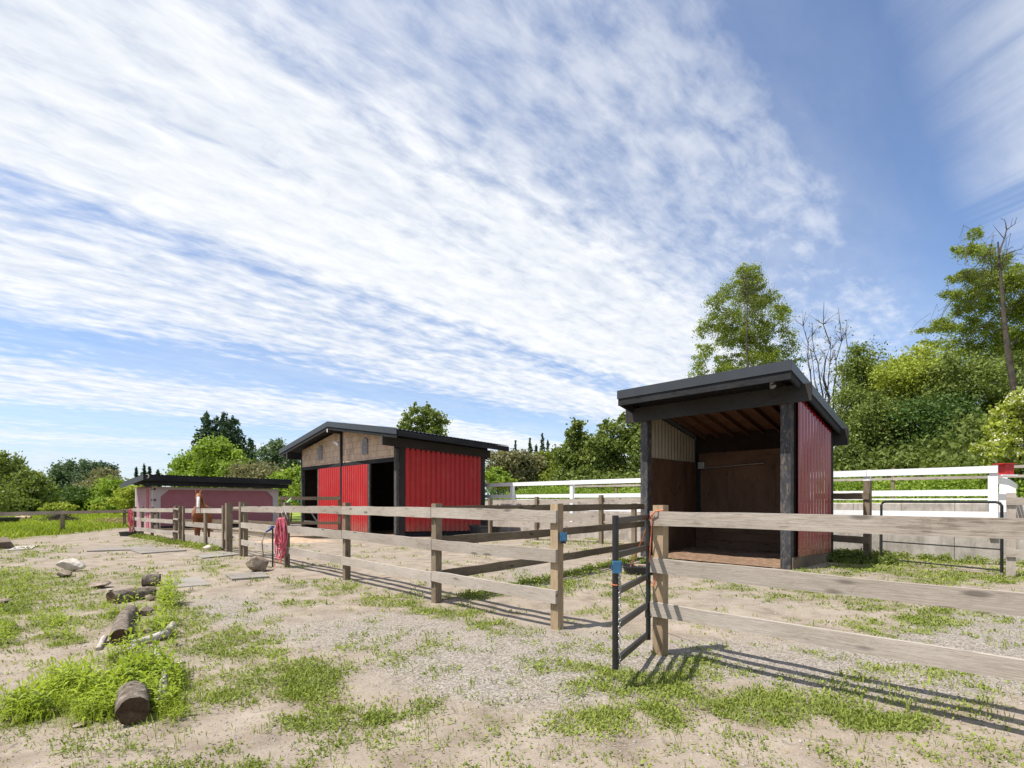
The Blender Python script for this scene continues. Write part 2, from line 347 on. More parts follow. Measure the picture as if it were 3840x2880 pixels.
# ------------------------------------------------------------------ mesh helpers
ORG = {}
def props(o, label=None, cat=None, group=None, kind=None):
    if label: o['label'] = label
    if cat: o['category'] = cat
    if group: o['group'] = group
    if kind: o['kind'] = kind
    return o
def thing(name, loc, label, cat, group=None):
    o = bpy.data.objects.new(name, None); C.collection.objects.link(o); o.location = loc; o.empty_display_size = .2
    ORG[o.name] = Vector(loc); return props(o, label, cat, group)
def link(name, me, parent=None, loc=None):
    o = bpy.data.objects.new(name, me); C.collection.objects.link(o)
    if parent is not None: o.parent = parent; ORG[o.name] = ORG[parent.name]
    else:
        o.location = loc or (0, 0, 0); ORG[o.name] = Vector(o.location)
    return o
class MB:
    def __init__(s): s.v = []; s.f = []; s.uv = []
    def quad(s, a, b, c, d, uv=None):
        i = len(s.v); s.v += [Vector(a), Vector(b), Vector(c), Vector(d)]; s.f.append((i, i + 1, i + 2, i + 3))
        s.uv += uv or [(0, 0), (1, 0), (1, 1), (0, 1)]
    def poly(s, pts, uv=None):
        i = len(s.v); s.v += [Vector(p) for p in pts]; s.f.append(tuple(range(i, i + len(pts))))
        s.uv += uv or [(p[0], p[2]) for p in pts]
    def box8(s, c):   # c: 8 corners, 0-3 bottom ring, 4-7 top ring
        c = [Vector(x) for x in c]
        for q in ((3, 2, 1, 0), (4, 5, 6, 7), (0, 1, 5, 4), (1, 2, 6, 5), (2, 3, 7, 6), (3, 0, 4, 7)):
            a, b_, c_, d = [c[i] for i in q]; l = (b_ - a).length; h = (d - a).length; o = random.random() * 9
            if l >= h: s.quad(a, b_, c_, d, [(o, o), (o + l, o), (o + l, o + h), (o, o + h)])
            else: s.quad(a, b_, c_, d, [(o, o), (o, o + l), (o + h, o + l), (o + h, o)])
    def box(s, lo, hi, org=(0, 0, 0), ax=((1, 0, 0), (0, 1, 0), (0, 0, 1))):
        o = Vector(org); X, Y, Z = [Vector(a) for a in ax]
        f = lambda x, y, z: o + X * x + Y * y + Z * z
        s.box8([f(lo[0], lo[1], lo[2]), f(hi[0], lo[1], lo[2]), f(hi[0], hi[1], lo[2]), f(lo[0], hi[1], lo[2]),
                f(lo[0], lo[1], hi[2]), f(hi[0], lo[1], hi[2]), f(hi[0], hi[1], hi[2]), f(lo[0], hi[1], hi[2])])
    def board(s, p0, p1, h, th, side=None, segs=1, wob=0.):
        """board from p0 to p1 (top edge centre line), h tall downward, th thick"""
        p0 = Vector(p0); p1 = Vector(p1); d = (p1 - p0); L_ = d.length; d.normalize()
        nrm = Vector(side) if side else Vector((d.y, -d.x, 0)); nrm.normalize(); up = nrm.cross(d); up.normalize()
        if up.z < 0: up = -up
        rings = []
        for k in range(segs + 1):
            f = k / segs; q = p0 + d * L_ * f
            jz = random.uniform(-wob, wob); jz2 = random.uniform(-wob, wob); jn = random.uniform(-wob, wob)
            t_ = q + up * jz; bt = q - up * (h + jz2)
            rings.append([bt - nrm * (th / 2 - jn), bt + nrm * (th / 2 + jn), t_ + nrm * (th / 2 + jn), t_ - nrm * (th / 2 - jn)])
        o = random.random() * 20
        for k in range(segs):
            a, b_ = rings[k], rings[k + 1]; u0 = o + L_ * k / segs; u1 = o + L_ * (k + 1) / segs
            for i in range(4):
                j = (i + 1) % 4; w_ = [th, h, th, h][i]; vo = o + i * .31
                s.quad(a[i], b_[i], b_[j], a[j], [(u0, vo), (u1, vo), (u1, vo + w_), (u0, vo + w_)])
        for r_ in (rings[0], rings[-1][::-1]): s.quad(*r_, [(o, o), (o + .03, o), (o + .03, o + h), (o, o + h)])
    def post(s, x, y, z0, z1, w_, rot=0., lean=(0, 0), d_=None):
        d_ = d_ or w_
        cr_, sr_ = math.cos(rot), math.sin(rot); c = []
        for z, l in ((z0, 0), (z1, 1)):
            for ax_, ay in ((-1, -1), (1, -1), (1, 1), (-1, 1)):
                a = ax_ * w_ / 2; b_ = ay * d_ / 2
                c.append((x + a * cr_ - b_ * sr_ + lean[0] * l, y + a * sr_ + b_ * cr_ + lean[1] * l, z))
        s.box8(c)
    def tube(s, pts, r0, r1=None, n=8, cap=True):
        pts = [Vector(p) for p in pts]; r1 = r0 if r1 is None else r1; N = len(pts); base = len(s.v); rr = []
        ref = Vector((0, 0, 1)); L_ = 0
        for k, p in enumerate(pts):
            d = (pts[min(k + 1, N - 1)] - pts[max(k - 1, 0)])
            if d.length < 1e-9: d = Vector((0, 0, 1))
            d.normalize()
            a = d.cross(ref)
            if a.length < .1: a = d.cross(Vector((1, 0, 0)))
            a.normalize(); b_ = d.cross(a); ref = a.cross(d) if abs(d.z) < .9 else ref
            r_ = r0[k] if isinstance(r0, (list, tuple)) else r0 + (r1 - r0) * k / max(1, N - 1)
            rr.append([p + (a * math.cos(2 * math.pi * i / n) + b_ * math.sin(2 * math.pi * i / n)) * r_ for i in range(n)])
        for k in range(N - 1):
            for i in range(n):
                j = (i + 1) % n
                s.quad(rr[k][i], rr[k][j], rr[k + 1][j], rr[k + 1][i], [(k * .1, i * .05), (k * .1, i * .05 + .05), (k * .1 + .1, i * .05 + .05), (k * .1 + .1, i * .05)])
        if cap: s.poly(rr[0][::-1]); s.poly(rr[-1])
    def build(s, name, mat, parent=None, loc=None, smooth=False):
        me = bpy.data.meshes.new(name)
        org = ORG[parent.name] if parent is not None else Vector(loc or (0, 0, 0))
        me.from_pydata([tuple(v - org) for v in s.v], [], s.f)
        uvl = me.uv_layers.new(name='UVMap')
        uvl.data.foreach_set('uv', np.array(s.uv, dtype=np.float32).ravel())
        me.materials.append(mat)
        if smooth:
            bm = bmesh.new(); bm.from_mesh(me); bmesh.ops.remove_doubles(bm, verts=bm.verts, dist=1e-4); bm.to_mesh(me); bm.free()
            me.polygons.foreach_set('use_smooth', [True] * len(me.polygons))
        me.update(); return link(name, me, parent, loc)
def npmesh(name, verts, faces_n, mat, tint=None, parent=None, loc=(0, 0, 0), smooth=False):
    """verts (N*k,3) with every k verts one k-gon"""
    k = faces_n; nf = len(verts) // k; me = bpy.data.meshes.new(name)
    org = ORG[parent.name] if parent is not None else Vector(loc)
    v = (verts - np.array(org)).astype(np.float32)
    me.vertices.add(len(v)); me.vertices.foreach_set('co', v.ravel())
    me.loops.add(nf * k); me.loops.foreach_set('vertex_index', np.arange(nf * k, dtype=np.int32))
    me.polygons.add(nf); me.polygons.foreach_set('loop_start', np.arange(0, nf * k, k, dtype=np.int32))
    if tint is not None:
        a = me.attributes.new('tint', 'FLOAT', 'POINT'); a.data.foreach_set('value', np.repeat(tint, k).astype(np.float32))
    me.materials.append(mat); me.update(calc_edges=True)
    return link(name, me, parent, loc)
def leafquads(c, size, up=.0, asp=.6, droop=0.):
    """rhombus leaves at centres c (n,3)"""
    n_ = len(c); a = RN.normal(size=(n_, 3)); a /= np.linalg.norm(a, axis=1)[:, None]
    b_ = RN.normal(size=(n_, 3)); b_[:, 2] += up * 2
    b_ -= a * (a * b_).sum(1)[:, None]; b_ /= np.linalg.norm(b_, axis=1)[:, None]
    sz = size * RN.uniform(.6, 1.4, n_)[:, None]
    v = np.stack([c - a * sz * .5, c - b_ * sz * .5 * asp, c + a * sz * .5, c + b_ * sz * .5 * asp], 1)
    return v.reshape(-1, 3)

# ------------------------------------------------------------------ ground sheet
WEED = [ # px, py, rx, ry : lush tall weeds
 (60, 2180, 250, 50, .62), (330, 2170, 70, 26, .5), (20, 2250, 110, 40, .5), (190, 2335, 100, 26, .65), (220, 2395, 90, 28, .65), (10, 2380, 50, 70, .7), (1130, 2560, 90, 60, .3), (1210, 2480, 50, 30, .3), (2700, 2580, 160, 40, .22), (2420, 2600, 120, 40, .22), (1160, 2300, 30, 12, .3), (3600, 2325, 70, 26, .4), (430, 2660, 330, 95, 1.), (330, 2600, 220, 75, 1.), (560, 2560, 170, 75, 1.), (480, 2480, 120, 40, .9), (610, 2430, 60, 30, .6), (120, 2680, 160, 60, .8),
 (630, 2250, 70, 45, 1.), (505, 2175, 75, 30, 1.), (520, 2290, 100, 34, 1.), (560, 2375, 90, 40, .95), (590, 2340, 80, 30, .9), (420, 2290, 50, 60, .7), (660, 2190, 40, 30, .7), (640, 2700, 90, 40, .8), (380, 2350, 60, 30, .4)]
LOW = [ # low green cover
 (60, 2190, 250, 62, .95), (20, 2260, 200, 70, .9), (280, 2210, 90, 40, .8), (190, 2335, 95, 26, .9), (220, 2395, 85, 28, .9), (15, 2370, 45, 70, .9), (100, 2290, 240, 90, .55), (330, 2290, 130, 90, .6),
 (150, 2060, 170, 30, .55), (50, 2090, 120, 24, .6), (700, 2330, 180, 110, .40), (420, 2150, 200, 28, .35),
 (1160, 2560, 140, 95, .85), (1040, 2500, 60, 50, .7), (1290, 2530, 90, 50, .5), (1120, 2690, 260, 60, .65), (880, 2560, 190, 130, .52), (960, 2690, 160, 60, .5), (1440, 2690, 60, 40, .6), (1560, 2660, 110, 50, .35), (900, 2420, 220, 70, .5), (820, 2620, 80, 40, .7),
 (1150, 2185, 120, 26, .8), (1300, 2210, 140, 30, .8), (1480, 2250, 150, 34, .85), (1680, 2300, 150, 34, .9), (1830, 2340, 120, 26, .8), (1960, 2365, 90, 24, .6), (1160, 2265, 30, 14, .8), (780, 2120, 130, 34, .6), (930, 2150, 80, 24, .5),
 (600, 2045, 120, 16, .5), (750, 2062, 60, 12, .5), (530, 2030, 60, 12, .6),
 (2120, 2490, 110, 50, .55), (2300, 2560, 160, 70, .85), (2560, 2570, 220, 70, .72), (2800, 2630, 240, 60, .72), (3050, 2690, 300, 50, .7), (2450, 2680, 400, 60, .65), (2600, 2500, 120, 30, .6), (3300, 2710, 260, 40, .7), (2200, 2700, 200, 60, .3),
 (3480, 2320, 140, 60, .8), (3760, 2290, 140, 46, .9), (3350, 2250, 200, 50, .55), (3000, 2230, 200, 40, .45), (2800, 2200, 260, 30, .40), (3700, 2590, 60, 30, .5), (3300, 2350, 160, 50, .35), (3600, 2640, 160, 40, .25),
 (3300, 2120, 180, 34, .95), (3200, 2085, 60, 28, .95), (3500, 2165, 300, 30, .9), (3760, 2165, 140, 34, .9), (3100, 2155, 160, 24, .6), (3500, 2110, 260, 16, .8),
 (2150, 2045, 260, 18, .6), (2260, 2070, 160, 16, .5), (2000, 2080, 240, 22, .25), (2280, 2160, 160, 24, .6), (2080, 2200, 160, 30, .6), (1800, 2235, 160, 16, .7), (2380, 2230, 160, 60, .4), (2250, 2300, 120, 30, .35), (1420, 2052, 200, 8, .25)]
def proj(x, y, z):
    d = np.maximum(y, .3); return CX + F * x / d, HY - F * (z - CZ) / d
def ell(lst, px, py):
    r = np.zeros_like(px)
    for cx, cy, rx, ry, a in lst:
        q = ((px - cx) / rx) ** 2 + ((py - cy) / ry) ** 2
        r = np.maximum(r, a * np.clip(1.25 - q, 0, 1))
    return r
def field_mask(x, y):
    s, t = st(x, y)   # meadow beyond the left fence line and all the far land
    e = (fbm(x * .35, y * .35, 21) - .5) * 5
    # fence line runs through (-21.2,20), (-23.5,26.5), (-26,34)
    lf = -(x + 21.0 + (y - 20) * .345)
    k = sm(-.9, .9, lf + e * .35 - .2) * sm(0, 1, (y - 4) * .2)
    far = sm(40, 52, y + .2 * e) * (1 - sm(-9, 0, x * 1.))
    return np.maximum(k, np.maximum(far, sm(SE + 10, SE + 20, s) * sm(15, 20, t)))
def dens_low(x, y, z):
    px, py = proj(x, y, z)
    ok = (y > 1.2)
    nse = fbm(x * 1.3, y * 1.3, 31); n2 = fbm(x * 5, y * 5, 41, 3)
    base = .04 + .22 * sm(.52, .68, nse)
    e = ell(LOW, px + (n2 - .5) * 120, py + (nse - .5) * 60)
    return np.where(ok, np.maximum(base, e) * sm(.36, .62, n2 + .14 * e) * (.55 + .6 * fbm(x * 14, y * 14, 43, 2)), base)
def dens_tall(x, y, z):
    px, py = proj(x, y, z); n2 = fbm(x * 4, y * 4, 51, 3)
    e = ell(WEED, px + (n2 - .5) * 90, py + (n2 - .5) * 50)
    for cx, cy, rx, ry in ((500, 2700, 78, 62), (455, 2385, 52, 62), (500, 2262, 95, 22), (565, 2205, 50, 18), (580, 2412, 80, 16), (590, 2480, 22, 36), (550, 2312, 44, 18), (608, 2620, 22, 50)):
        e = np.where(((px - cx) / rx) ** 2 + ((py - cy) / ry) ** 2 < 1, e * .12, e)
    e = e * (.42 + .58 * sm(.34, .52, fbm(x * 3.2, y * 3.2, 57, 3)))
    return np.where(y > 1.2, e, 0)
sv = np.concatenate([np.arange(-60, -8, 4.), np.arange(-8, -3, .5), np.arange(-3, 12, .11), np.arange(12, 24, .3), np.arange(24, 60, 1.2), np.arange(60, 200, 10), np.arange(200, 1500, 120)])
tv = np.concatenate([np.arange(-400, -60, 40.), np.arange(-60, -16, 3.), np.arange(-16, -6, .4), np.arange(-6, 13, .11), np.arange(13, T1 - .05, .3), [T1 - .001, T1 + .012], np.arange(T1 + .3, T2 - .1, .5), [T2 - .001, T2 + .012], np.arange(T2 + .5, 60, 1.2), np.arange(60, 200, 10), np.arange(200, 1500, 120)])
S_, T_ = np.meshgrid(sv, tv); xs = UX * S_ + VX * T_; ys = UY * S_ + VY * T_; zs = gz(xs, ys)
me = bpy.data.meshes.new('ground'); nt, ns = S_.shape
me.vertices.add(nt * ns); me.vertices.foreach_set('co', np.stack([xs, ys, zs], -1).astype(np.float32).ravel())
ii = np.arange(nt * ns).reshape(nt, ns); q = np.stack([ii[:-1, :-1], ii[1:, :-1], ii[1:, 1:], ii[:-1, 1:]], -1).reshape(-1, 4)
q = q[:, ::-1]
me.loops.add(len(q) * 4); me.loops.foreach_set('vertex_index', q.astype(np.int32).ravel())
me.polygons.add(len(q)); me.polygons.foreach_set('loop_start', np.arange(0, len(q) * 4, 4, dtype=np.int32))
me.polygons.foreach_set('use_smooth', np.ones(len(q), bool))
fx, fy, fz = xs.ravel(), ys.ravel(), zs.ravel()
fm = field_mask(fx, fy); gd = np.maximum(dens_low(fx, fy, fz) * .9, dens_tall(fx, fy, fz))
ss_, tt_ = st(fx, fy)
gravel = np.clip(ell([(2000, 2500, 700, 160, .8), (1500, 2380, 500, 90, .6), (3400, 2520, 700, 130, .9), (3700, 2400, 400, 120, .9), (2600, 2480, 500, 90, .7), (2050, 2170, 250, 60, .5), (850, 2290, 200, 60, .5)], *proj(fx, fy, fz)), 0, 1)
for nm, arr in (('green', gd * (1 - fm)), ('field', np.maximum(fm, sm(T2 + .2, T2 + 1, tt_) * (1 - sm(40, 60, ss_)))), ('gravel', gravel)):
    a = me.attributes.new(nm, 'FLOAT', 'POINT'); a.data.foreach_set('value', arr.astype(np.float32))
me.materials.append(M['ground']); me.update(calc_edges=True); me.validate()
g_ = link('ground', me); props(g_, kind='structure')

# ------------------------------------------------------------------ ground cover
def scatter(n_, x0, x1, y0, y1, f, pw=1.):
    px = RN.uniform(x0, x1, n_); py = y0 + (y1 - y0) * RN.uniform(0, 1, n_) ** pw
    x, y, z = Gn(px, py); p = f(x, y, z); k = RN.uniform(0, 1, n_) < p
    return x[k], y[k], z[k], p[k]
# low clover and grass: many small upturned leaves, each clump a rosette
def low_cover():
    x, y, z, p = scatter(52000, -500, 4340, 1990, 2980, lambda x, y, z: dens_low(x, y, z) * (1 - field_mask(x, y)))
    s, t = st(x, y); k = (y < 24) & (t < T1 - .1); x, y, z, p = x[k], y[k], z[k], p[k]
    kk = 17; n_ = len(x); dist = y
    rad = (.030 + .004 * dist) ; X = np.repeat(x, kk) + RN.normal(size=n_ * kk) * np.repeat(rad, kk); Y = np.repeat(y, kk) + RN.normal(size=n_ * kk) * np.repeat(rad, kk)
    lsz = np.repeat(.010 + .0024 * dist, kk) * RN.uniform(.5, 1.5, n_ * kk)
    hh = np.repeat((.006 + .022 * p) * RN.uniform(.4, 1.5, n_), kk) * RN.uniform(.1, 1.2, n_ * kk)
    Z = gz(X, Y); base = np.stack([X, Y, Z + hh * .3], -1)
    th = RN.uniform(0, 2 * np.pi, n_ * kk); el = RN.uniform(.1, 1.25, n_ * kk)
    d = np.stack([np.cos(th) * np.cos(el), np.sin(th) * np.cos(el), np.sin(el)], -1)
    sdv = np.stack([-np.sin(th), np.cos(th), np.zeros_like(th)], -1) + RN.normal(size=(n_ * kk, 3)) * .3
    wd = lsz[:, None] * .26; tip = base + d * lsz[:, None] * 1.3; midp = base + d * lsz[:, None] * .6 + np.array([0, 0, 1]) * lsz[:, None] * .12
    v = np.stack([base, midp + sdv * wd, tip, midp - sdv * wd], 1).reshape(-1, 3)
    tint = np.clip(np.repeat(fbm(x * 1.7, y * 1.7, 61) * 1.8 - .5 + RN.normal(size=n_) * .15, kk), 0, 1)
    o = npmesh('clover', v, 4, L['clover'], tint); props(o, 'low patchy clover and short grass over the dirt yard', 'ground cover', kind='stuff')
low_cover()
def tall_weeds():
    x, y, z, p = scatter(12000, -500, 1400, 2120, 2960, dens_tall)
    kk = 15; n_ = len(x); N = n_ * kk
    H = (.06 + .17 * RN.uniform(0, 1, n_) ** 1.7) * (.55 + .6 * p) * np.clip(p * 1.3, .3, 1) * np.clip(y / 4.2, .8, 1.25); lean = RN.normal(size=(n_, 2)) * .18
    hf = np.tile(np.linspace(.12, 1, kk), n_); Hn = np.repeat(H, kk)
    X = np.repeat(x, kk) + np.repeat(lean[:, 0], kk) * hf * Hn; Y = np.repeat(y, kk) + np.repeat(lean[:, 1], kk) * hf * Hn
    Z = np.repeat(gz(x, y), kk) + Hn * hf
    base = np.stack([X, Y, Z], -1); th = np.tile(np.arange(kk) * 2.4, n_) + np.repeat(RN.uniform(0, 6, n_), kk)
    el = .9 - hf * .1 + RN.normal(size=N) * .25; el = np.where(hf > .9, 1.1, el * .55)
    ls = Hn * (.60 - .26 * hf) * RN.uniform(.7, 1.3, N)
    d = np.stack([np.cos(th) * np.cos(el), np.sin(th) * np.cos(el), np.sin(el)], -1)
    sdv = np.stack([-np.sin(th), np.cos(th), np.zeros_like(th)], -1); wd = ls[:, None] * .12
    m1_ = base + d * ls[:, None] * .5; tip = base + d * ls[:, None] - np.array([0, 0, 1]) * ls[:, None] * .28
    v = np.stack([base, m1_ + sdv * wd, tip, m1_ - sdv * wd], 1).reshape(-1, 3)
    # stalks
    top = np.stack([x + lean[:, 0] * H, y + lean[:, 1] * H, gz(x, y) + H], -1); bt = np.stack([x, y, gz(x, y) - .01], -1)
    w_ = np.array([.0022, 0, 0]); sv_ = np.stack([bt - w_, bt + w_, top + w_ * .4, top - w_ * .4], 1).reshape(-1, 3)
    v = np.concatenate([v, sv_]); tn = np.clip(fbm(x * 2, y * 2, 71) * 1.6 - .35, 0, 1)
    tint = np.concatenate([np.clip(np.repeat(tn, kk) * .75 + .45 * hf - .12, 0, 1), tn * .4])
    o = npmesh('weeds', v, 4, L['weed'], tint); props(o, 'lush bright green weeds growing around the old logs', 'weeds', kind='stuff')
tall_weeds()
def blades(name, x, y, h, wd, mat, label, cat, kk=6, sp=.05, lean=.5, n2s=.2):
    n_ = len(x); N = n_ * kk
    X = np.repeat(x, kk) + RN.normal(size=N) * sp; Y = np.repeat(y, kk) + RN.normal(size=N) * sp; Z = gz(X, Y) - .01
    H = np.repeat(h, kk) * RN.uniform(.5, 1.2, N); th = RN.uniform(0, 2 * np.pi, N); ln = RN.uniform(.05, lean, N) * H
    dr = np.stack([np.cos(th), np.sin(th), 0 * th], -1); sdv = np.stack([-np.sin(th), np.cos(th), 0 * th], -1)
    W = np.repeat(wd, kk)[:, None]; b0 = np.stack([X, Y, Z], -1)
    mid_ = b0 + dr * ln[:, None] * .35 + np.stack([0 * H, 0 * H, H * .6], -1); tip = b0 + dr * ln[:, None] + np.stack([0 * H, 0 * H, H], -1)
    v = np.stack([b0 - sdv * W * .5, mid_ - sdv * W * .4, tip, mid_ + sdv * W * .4], 1).reshape(-1, 3)
    tint = np.clip(np.repeat(fbm(x * n2s, y * n2s, 81) * 1.9 - .45 + RN.normal(size=n_) * .12, kk), 0, 1)
    o = npmesh(name, v, 4, mat, tint); props(o, label, cat, kind='stuff'); return o
# thin grass tufts in the yard
x, y, z, p = scatter(15000, -500, 4340, 2020, 2980, lambda x, y, z: (dens_low(x, y, z) * .75 + .03) * (1 - field_mask(x, y)))
s, t_ = st(x, y); k = (y < 20) & (t_ < T1 - .1); x, y = x[k], y[k]
blades('grass', x, y, (.035 + .05 * RN.uniform(0, 1, len(x)) ** 2) * (1 + y * .03), .0035 + .0012 * y, L['clover'], 'short green grass tufts sprouting through the gravel', 'grass', 7, .03)
x, y, z, p = scatter(12000, -500, 4340, 2000, 2980, lambda x, y, z: (dens_low(x, y, z) * .35 + .10) * (1 - field_mask(x, y)))
s, t_ = st(x, y); k = (y < 16) & (t_ < T1 - .1); x, y = x[k], y[k]
blades('dry_grass', x, y, np.full(len(x), .022), .004 + .0010 * y, L['dry'], 'dry tan stalks and clippings lying among the weeds', 'dry grass', 5, .06, 2.2)
x, y, z, p = scatter(7000, -500, 800, 2120, 2960, dens_tall)
blades('tall_grass', x[::2], y[::2], RN.uniform(.06, .18, len(x[::2])), np.full(len(x[::2]), .006), L['field'], 'long loose grass blades mixed through the weeds by the logs', 'grass', 6, .05, .9, .8)
# meadow
x, y, z, p = scatter(26000, -900, 620, 1905, 2050, lambda x, y, z: field_mask(x, y) * .95, 1.2)
k = (y < 95); x, y = x[k], y[k]
blades('meadow_grass', x, y, RN.uniform(.14, .34, len(x)) * (.6 + .9 * fbm(x * .5, y * .5, 91)), .02 + .0022 * y, L['field'], 'tall yellow green meadow grass beyond the left fence', 'meadow grass', 7, .22, .7)
# overgrown foot of the concrete wall and of the shelter
def tufts_at(name, pts, label, n_, h, mat, sp):
    xs_, ys_ = [], []
    for (a, b_) in pts:
        k = RN.uniform(0, 1, n_); xs_.append(a[0] + (b_[0] - a[0]) * k + RN.normal(size=n_) * sp); ys_.append(a[1] + (b_[1] - a[1]) * k + RN.normal(size=n_) * sp)
    x = np.concatenate(xs_); y = np.concatenate(ys_)
    return blades(name, x, y, RN.uniform(.4, 1, len(x)) * h, np.full(len(x), .02), mat, label, 'weeds', 7, .05, .9, .9)
# pebbles
def pebbles():
    px = RN.uniform(-400, 4240, 13000); py = 2020 + 940 * RN.uniform(0, 1, 13000) ** .8
    x, y, z = Gn(px, py); s, t = st(x, y); k = (t < T1 - .2) & (y < 14) & (field_mask(x, y) < .2); x, y, z = x[k], y[k], z[k]; n_ = len(x)
    r = np.minimum(.0015 + .0012 * y, .010) * RN.uniform(.4, 1.7, n_) * np.where(RN.uniform(0, 1, n_) < .02, 2., 1)
    oc = np.array([(1, 0, 0), (0, 1, 0), (-1, 0, 0), (0, -1, 0), (0, 0, .7), (0, 0, -.6)], float)
    tri = np.array([(0, 1, 4), (1, 2, 4), (2, 3, 4), (3, 0, 4)])
    vv = oc[None] * (1 + RN.normal(size=(n_, 6, 1)) * .25) * r[:, None, None]
    a = RN.uniform(0, 6.28, n_); ca, sa = np.cos(a)[:, None], np.sin(a)[:, None]
    vx = vv[..., 0] * ca - vv[..., 1] * sa; vy = vv[..., 0] * sa + vv[..., 1] * ca
    vv = np.stack([vx + x[:, None], vy + y[:, None], vv[..., 2] + z[:, None] + r[:, None] * .1], -1)
    o = npmesh('gravel', vv[:, tri].reshape(-1, 3), 3, M['gravel_st'], RN.uniform(0, 1, n_ * 4))
    props(o, 'loose pale gravel stones scattered over the dirt', 'gravel', kind='stuff')
m = bpy.data.materials.new('gravel_stone'); m.use_nodes = True; t = NT(m.node_tree); M['gravel_st'] = m
t.put(t.n['Principled BSDF'].inputs['Base Color'], t.ramp(t.noise(t.coord('Object'), 23, 2), [(.3, (.17, .145, .12)), (.5, (.28, .245, .205)), (.7, (.40, .36, .31))]))
t.n['Principled BSDF'].inputs['Roughness'].default_value = .9
pebbles()
# ------------------------------------------------------------------ shelter (open fronted, single pitch roof)
def corr_panel(mb, o, ux, length, z0f, z1f, period, depth, nrm, per=8, prof='sin', th=0.0):
    """vertical corrugated sheet; o origin, ux unit dir, z0f/z1f functions of distance"""
    n_ = int(length / period * per); nrm = Vector(nrm)
    pr = []
    for k in range(n_ + 1):
        a = length * k / n_; ph = (a / period) % 1
        h = .5 + .5 * math.cos(2 * math.pi * ph)
        if prof == 'groove': h = min(1, (1 - h) * 2.4)
        if prof == 'trap': h = min(1, max(0, (h - .5) * 1.9 + .5))
        pr.append((a, h * depth))
    for (a, h), (b_, h2) in zip(pr[:-1], pr[1:]):
        p = Vector(o) + ux * a + nrm * h; q = Vector(o) + ux * b_ + nrm * h2
        mb.quad((p.x, p.y, z0f(a)), (q.x, q.y, z0f(b_)), (q.x, q.y, z1f(b_)), (p.x, p.y, z1f(a)), [(a, 0), (b_, 0), (b_, 2), (a, 2)])
class Frame:
    """local frame: s along the front to the left, t to the back, z up"""
    def __init__(f, x, y, ang):
        f.o = Vector((x, y, 0)); f.u = Vector((-math.sin(ang), math.cos(ang), 0)); f.v = Vector((math.cos(ang), math.sin(ang), 0))
    def __call__(f, s, t, z): return f.o + f.u * s + f.v * t + Vector((0, 0, z))
    def box(f, mb, s0, s1, t0, t1, z0, z1): mb.box((s0, t0, z0), (s1, t1, z1), f.o, (f.u, f.v, (0, 0, 1)))
    def slab(f, mb, pts, th):
        """pts 4 (s,t,z) top ring; extruded down th"""
        top = [f(*p) for p in pts]; mb.box8([p - Vector((0, 0, th)) for p in top] + top)
f = Frame(5.454, 10.267, .7775)
W, D = 3.07, 3.05
TZ = 4.02; BZ = 3.17; FO, BO, SO = .66, .62, .37
def rz(t, off=0.): return TZ + (BZ - TZ) * (t + FO) / (D + FO + BO) - off
sh = thing('horse_shelter', f(W / 2, 0, 0), 'open fronted black and red run-in shelter with a sloping single pitch roof', 'shelter')
for nm, s0 in (('post', -.175), ('post', W - .03)):
    mb = MB(); f.box(mb, s0, s0 + .19, 0.0, .19, -.25, rz(.1, .25)); mb.build(nm, M['grey_post'], sh)
for s0 in (-.165, W - .03):
    mb = MB(); f.box(mb, s0, s0 + .16, D - .16, D, -.3, rz(D, .2)); mb.build('post', M['black_wood'], sh)
mb = MB(); f.box(mb, -.205, -.175, D - .34, D + .02, -.3, rz(D, .12)); mb.build('corner_board', M['black_wood'], sh)
mb = MB(); f.box(mb, -.56, W + .56, -.05, -.003, 3.335, 3.68); mb.build('front_beam', M['black_wood'], sh)
mb = MB(); f.box(mb, -.50, W + .50, D + .003, D + .09, rz(D, .58), rz(D + .1, .17)); mb.build('back_beam', M['black_wood'], sh)
mb = MB(); f.box(mb, -.0, W, D - .20, D - .165, 2.32, 2.72); mb.build('inner_beam', M['ply'], sh)
mb = MB(); f.box(mb, -.15, W + .1, D - .16, D - .122, 2.385, rz(D - .16, .062)); mb.build('upper_lining', M['dark_in'], sh)
# roof: sheet, soffit, fascia
mb = MB()
f.slab(mb, [(-SO, -FO, rz(-FO)), (W + SO, -FO, rz(-FO)), (W + SO, D + BO, rz(D + BO)), (-SO, D + BO, rz(D + BO))][::-1], .035)
f.slab(mb, [(-SO + .03, -FO + .03, rz(-FO) - .036), (W + SO - .03, -FO + .03, rz(-FO) - .036), (W + SO - .03, D + BO - .03, rz(D + BO) - .036), (-SO + .03, D + BO - .03, rz(D + BO) - .036)][::-1], .02)
mb.build('roof_sheet', M['black_metal'], sh)
mb = MB(); f.box(mb, -.02, W + .2, -.0, .03, 3.60, rz(0) - .06); mb.build('front_blocking', M['black_wood'], sh)
mb = MB()
f.box(mb, -SO - .02, W + SO + .02, -FO - .024, -FO - .003, rz(-FO) - .18, rz(-FO) + .02)
for a, b_ in ((-SO - .022, -SO - .002), (W + SO + .002, W + SO + .022)):
    c = [f(a, -FO - .002, rz(-FO) - .18), f(b_, -FO - .002, rz(-FO) - .18), f(b_, D + BO, rz(D + BO) - .18), f(a, D + BO, rz(D + BO) - .18)]
    mb.box8(c + [p + Vector((0, 0, .20)) for p in c])
mb.build('roof_trim', M['roof_trim'], sh)
mb = MB()
f.box(mb, -SO - .005, W + SO + .005, -FO, -FO + .04, rz(-FO) - .34, rz(-FO) - .183)
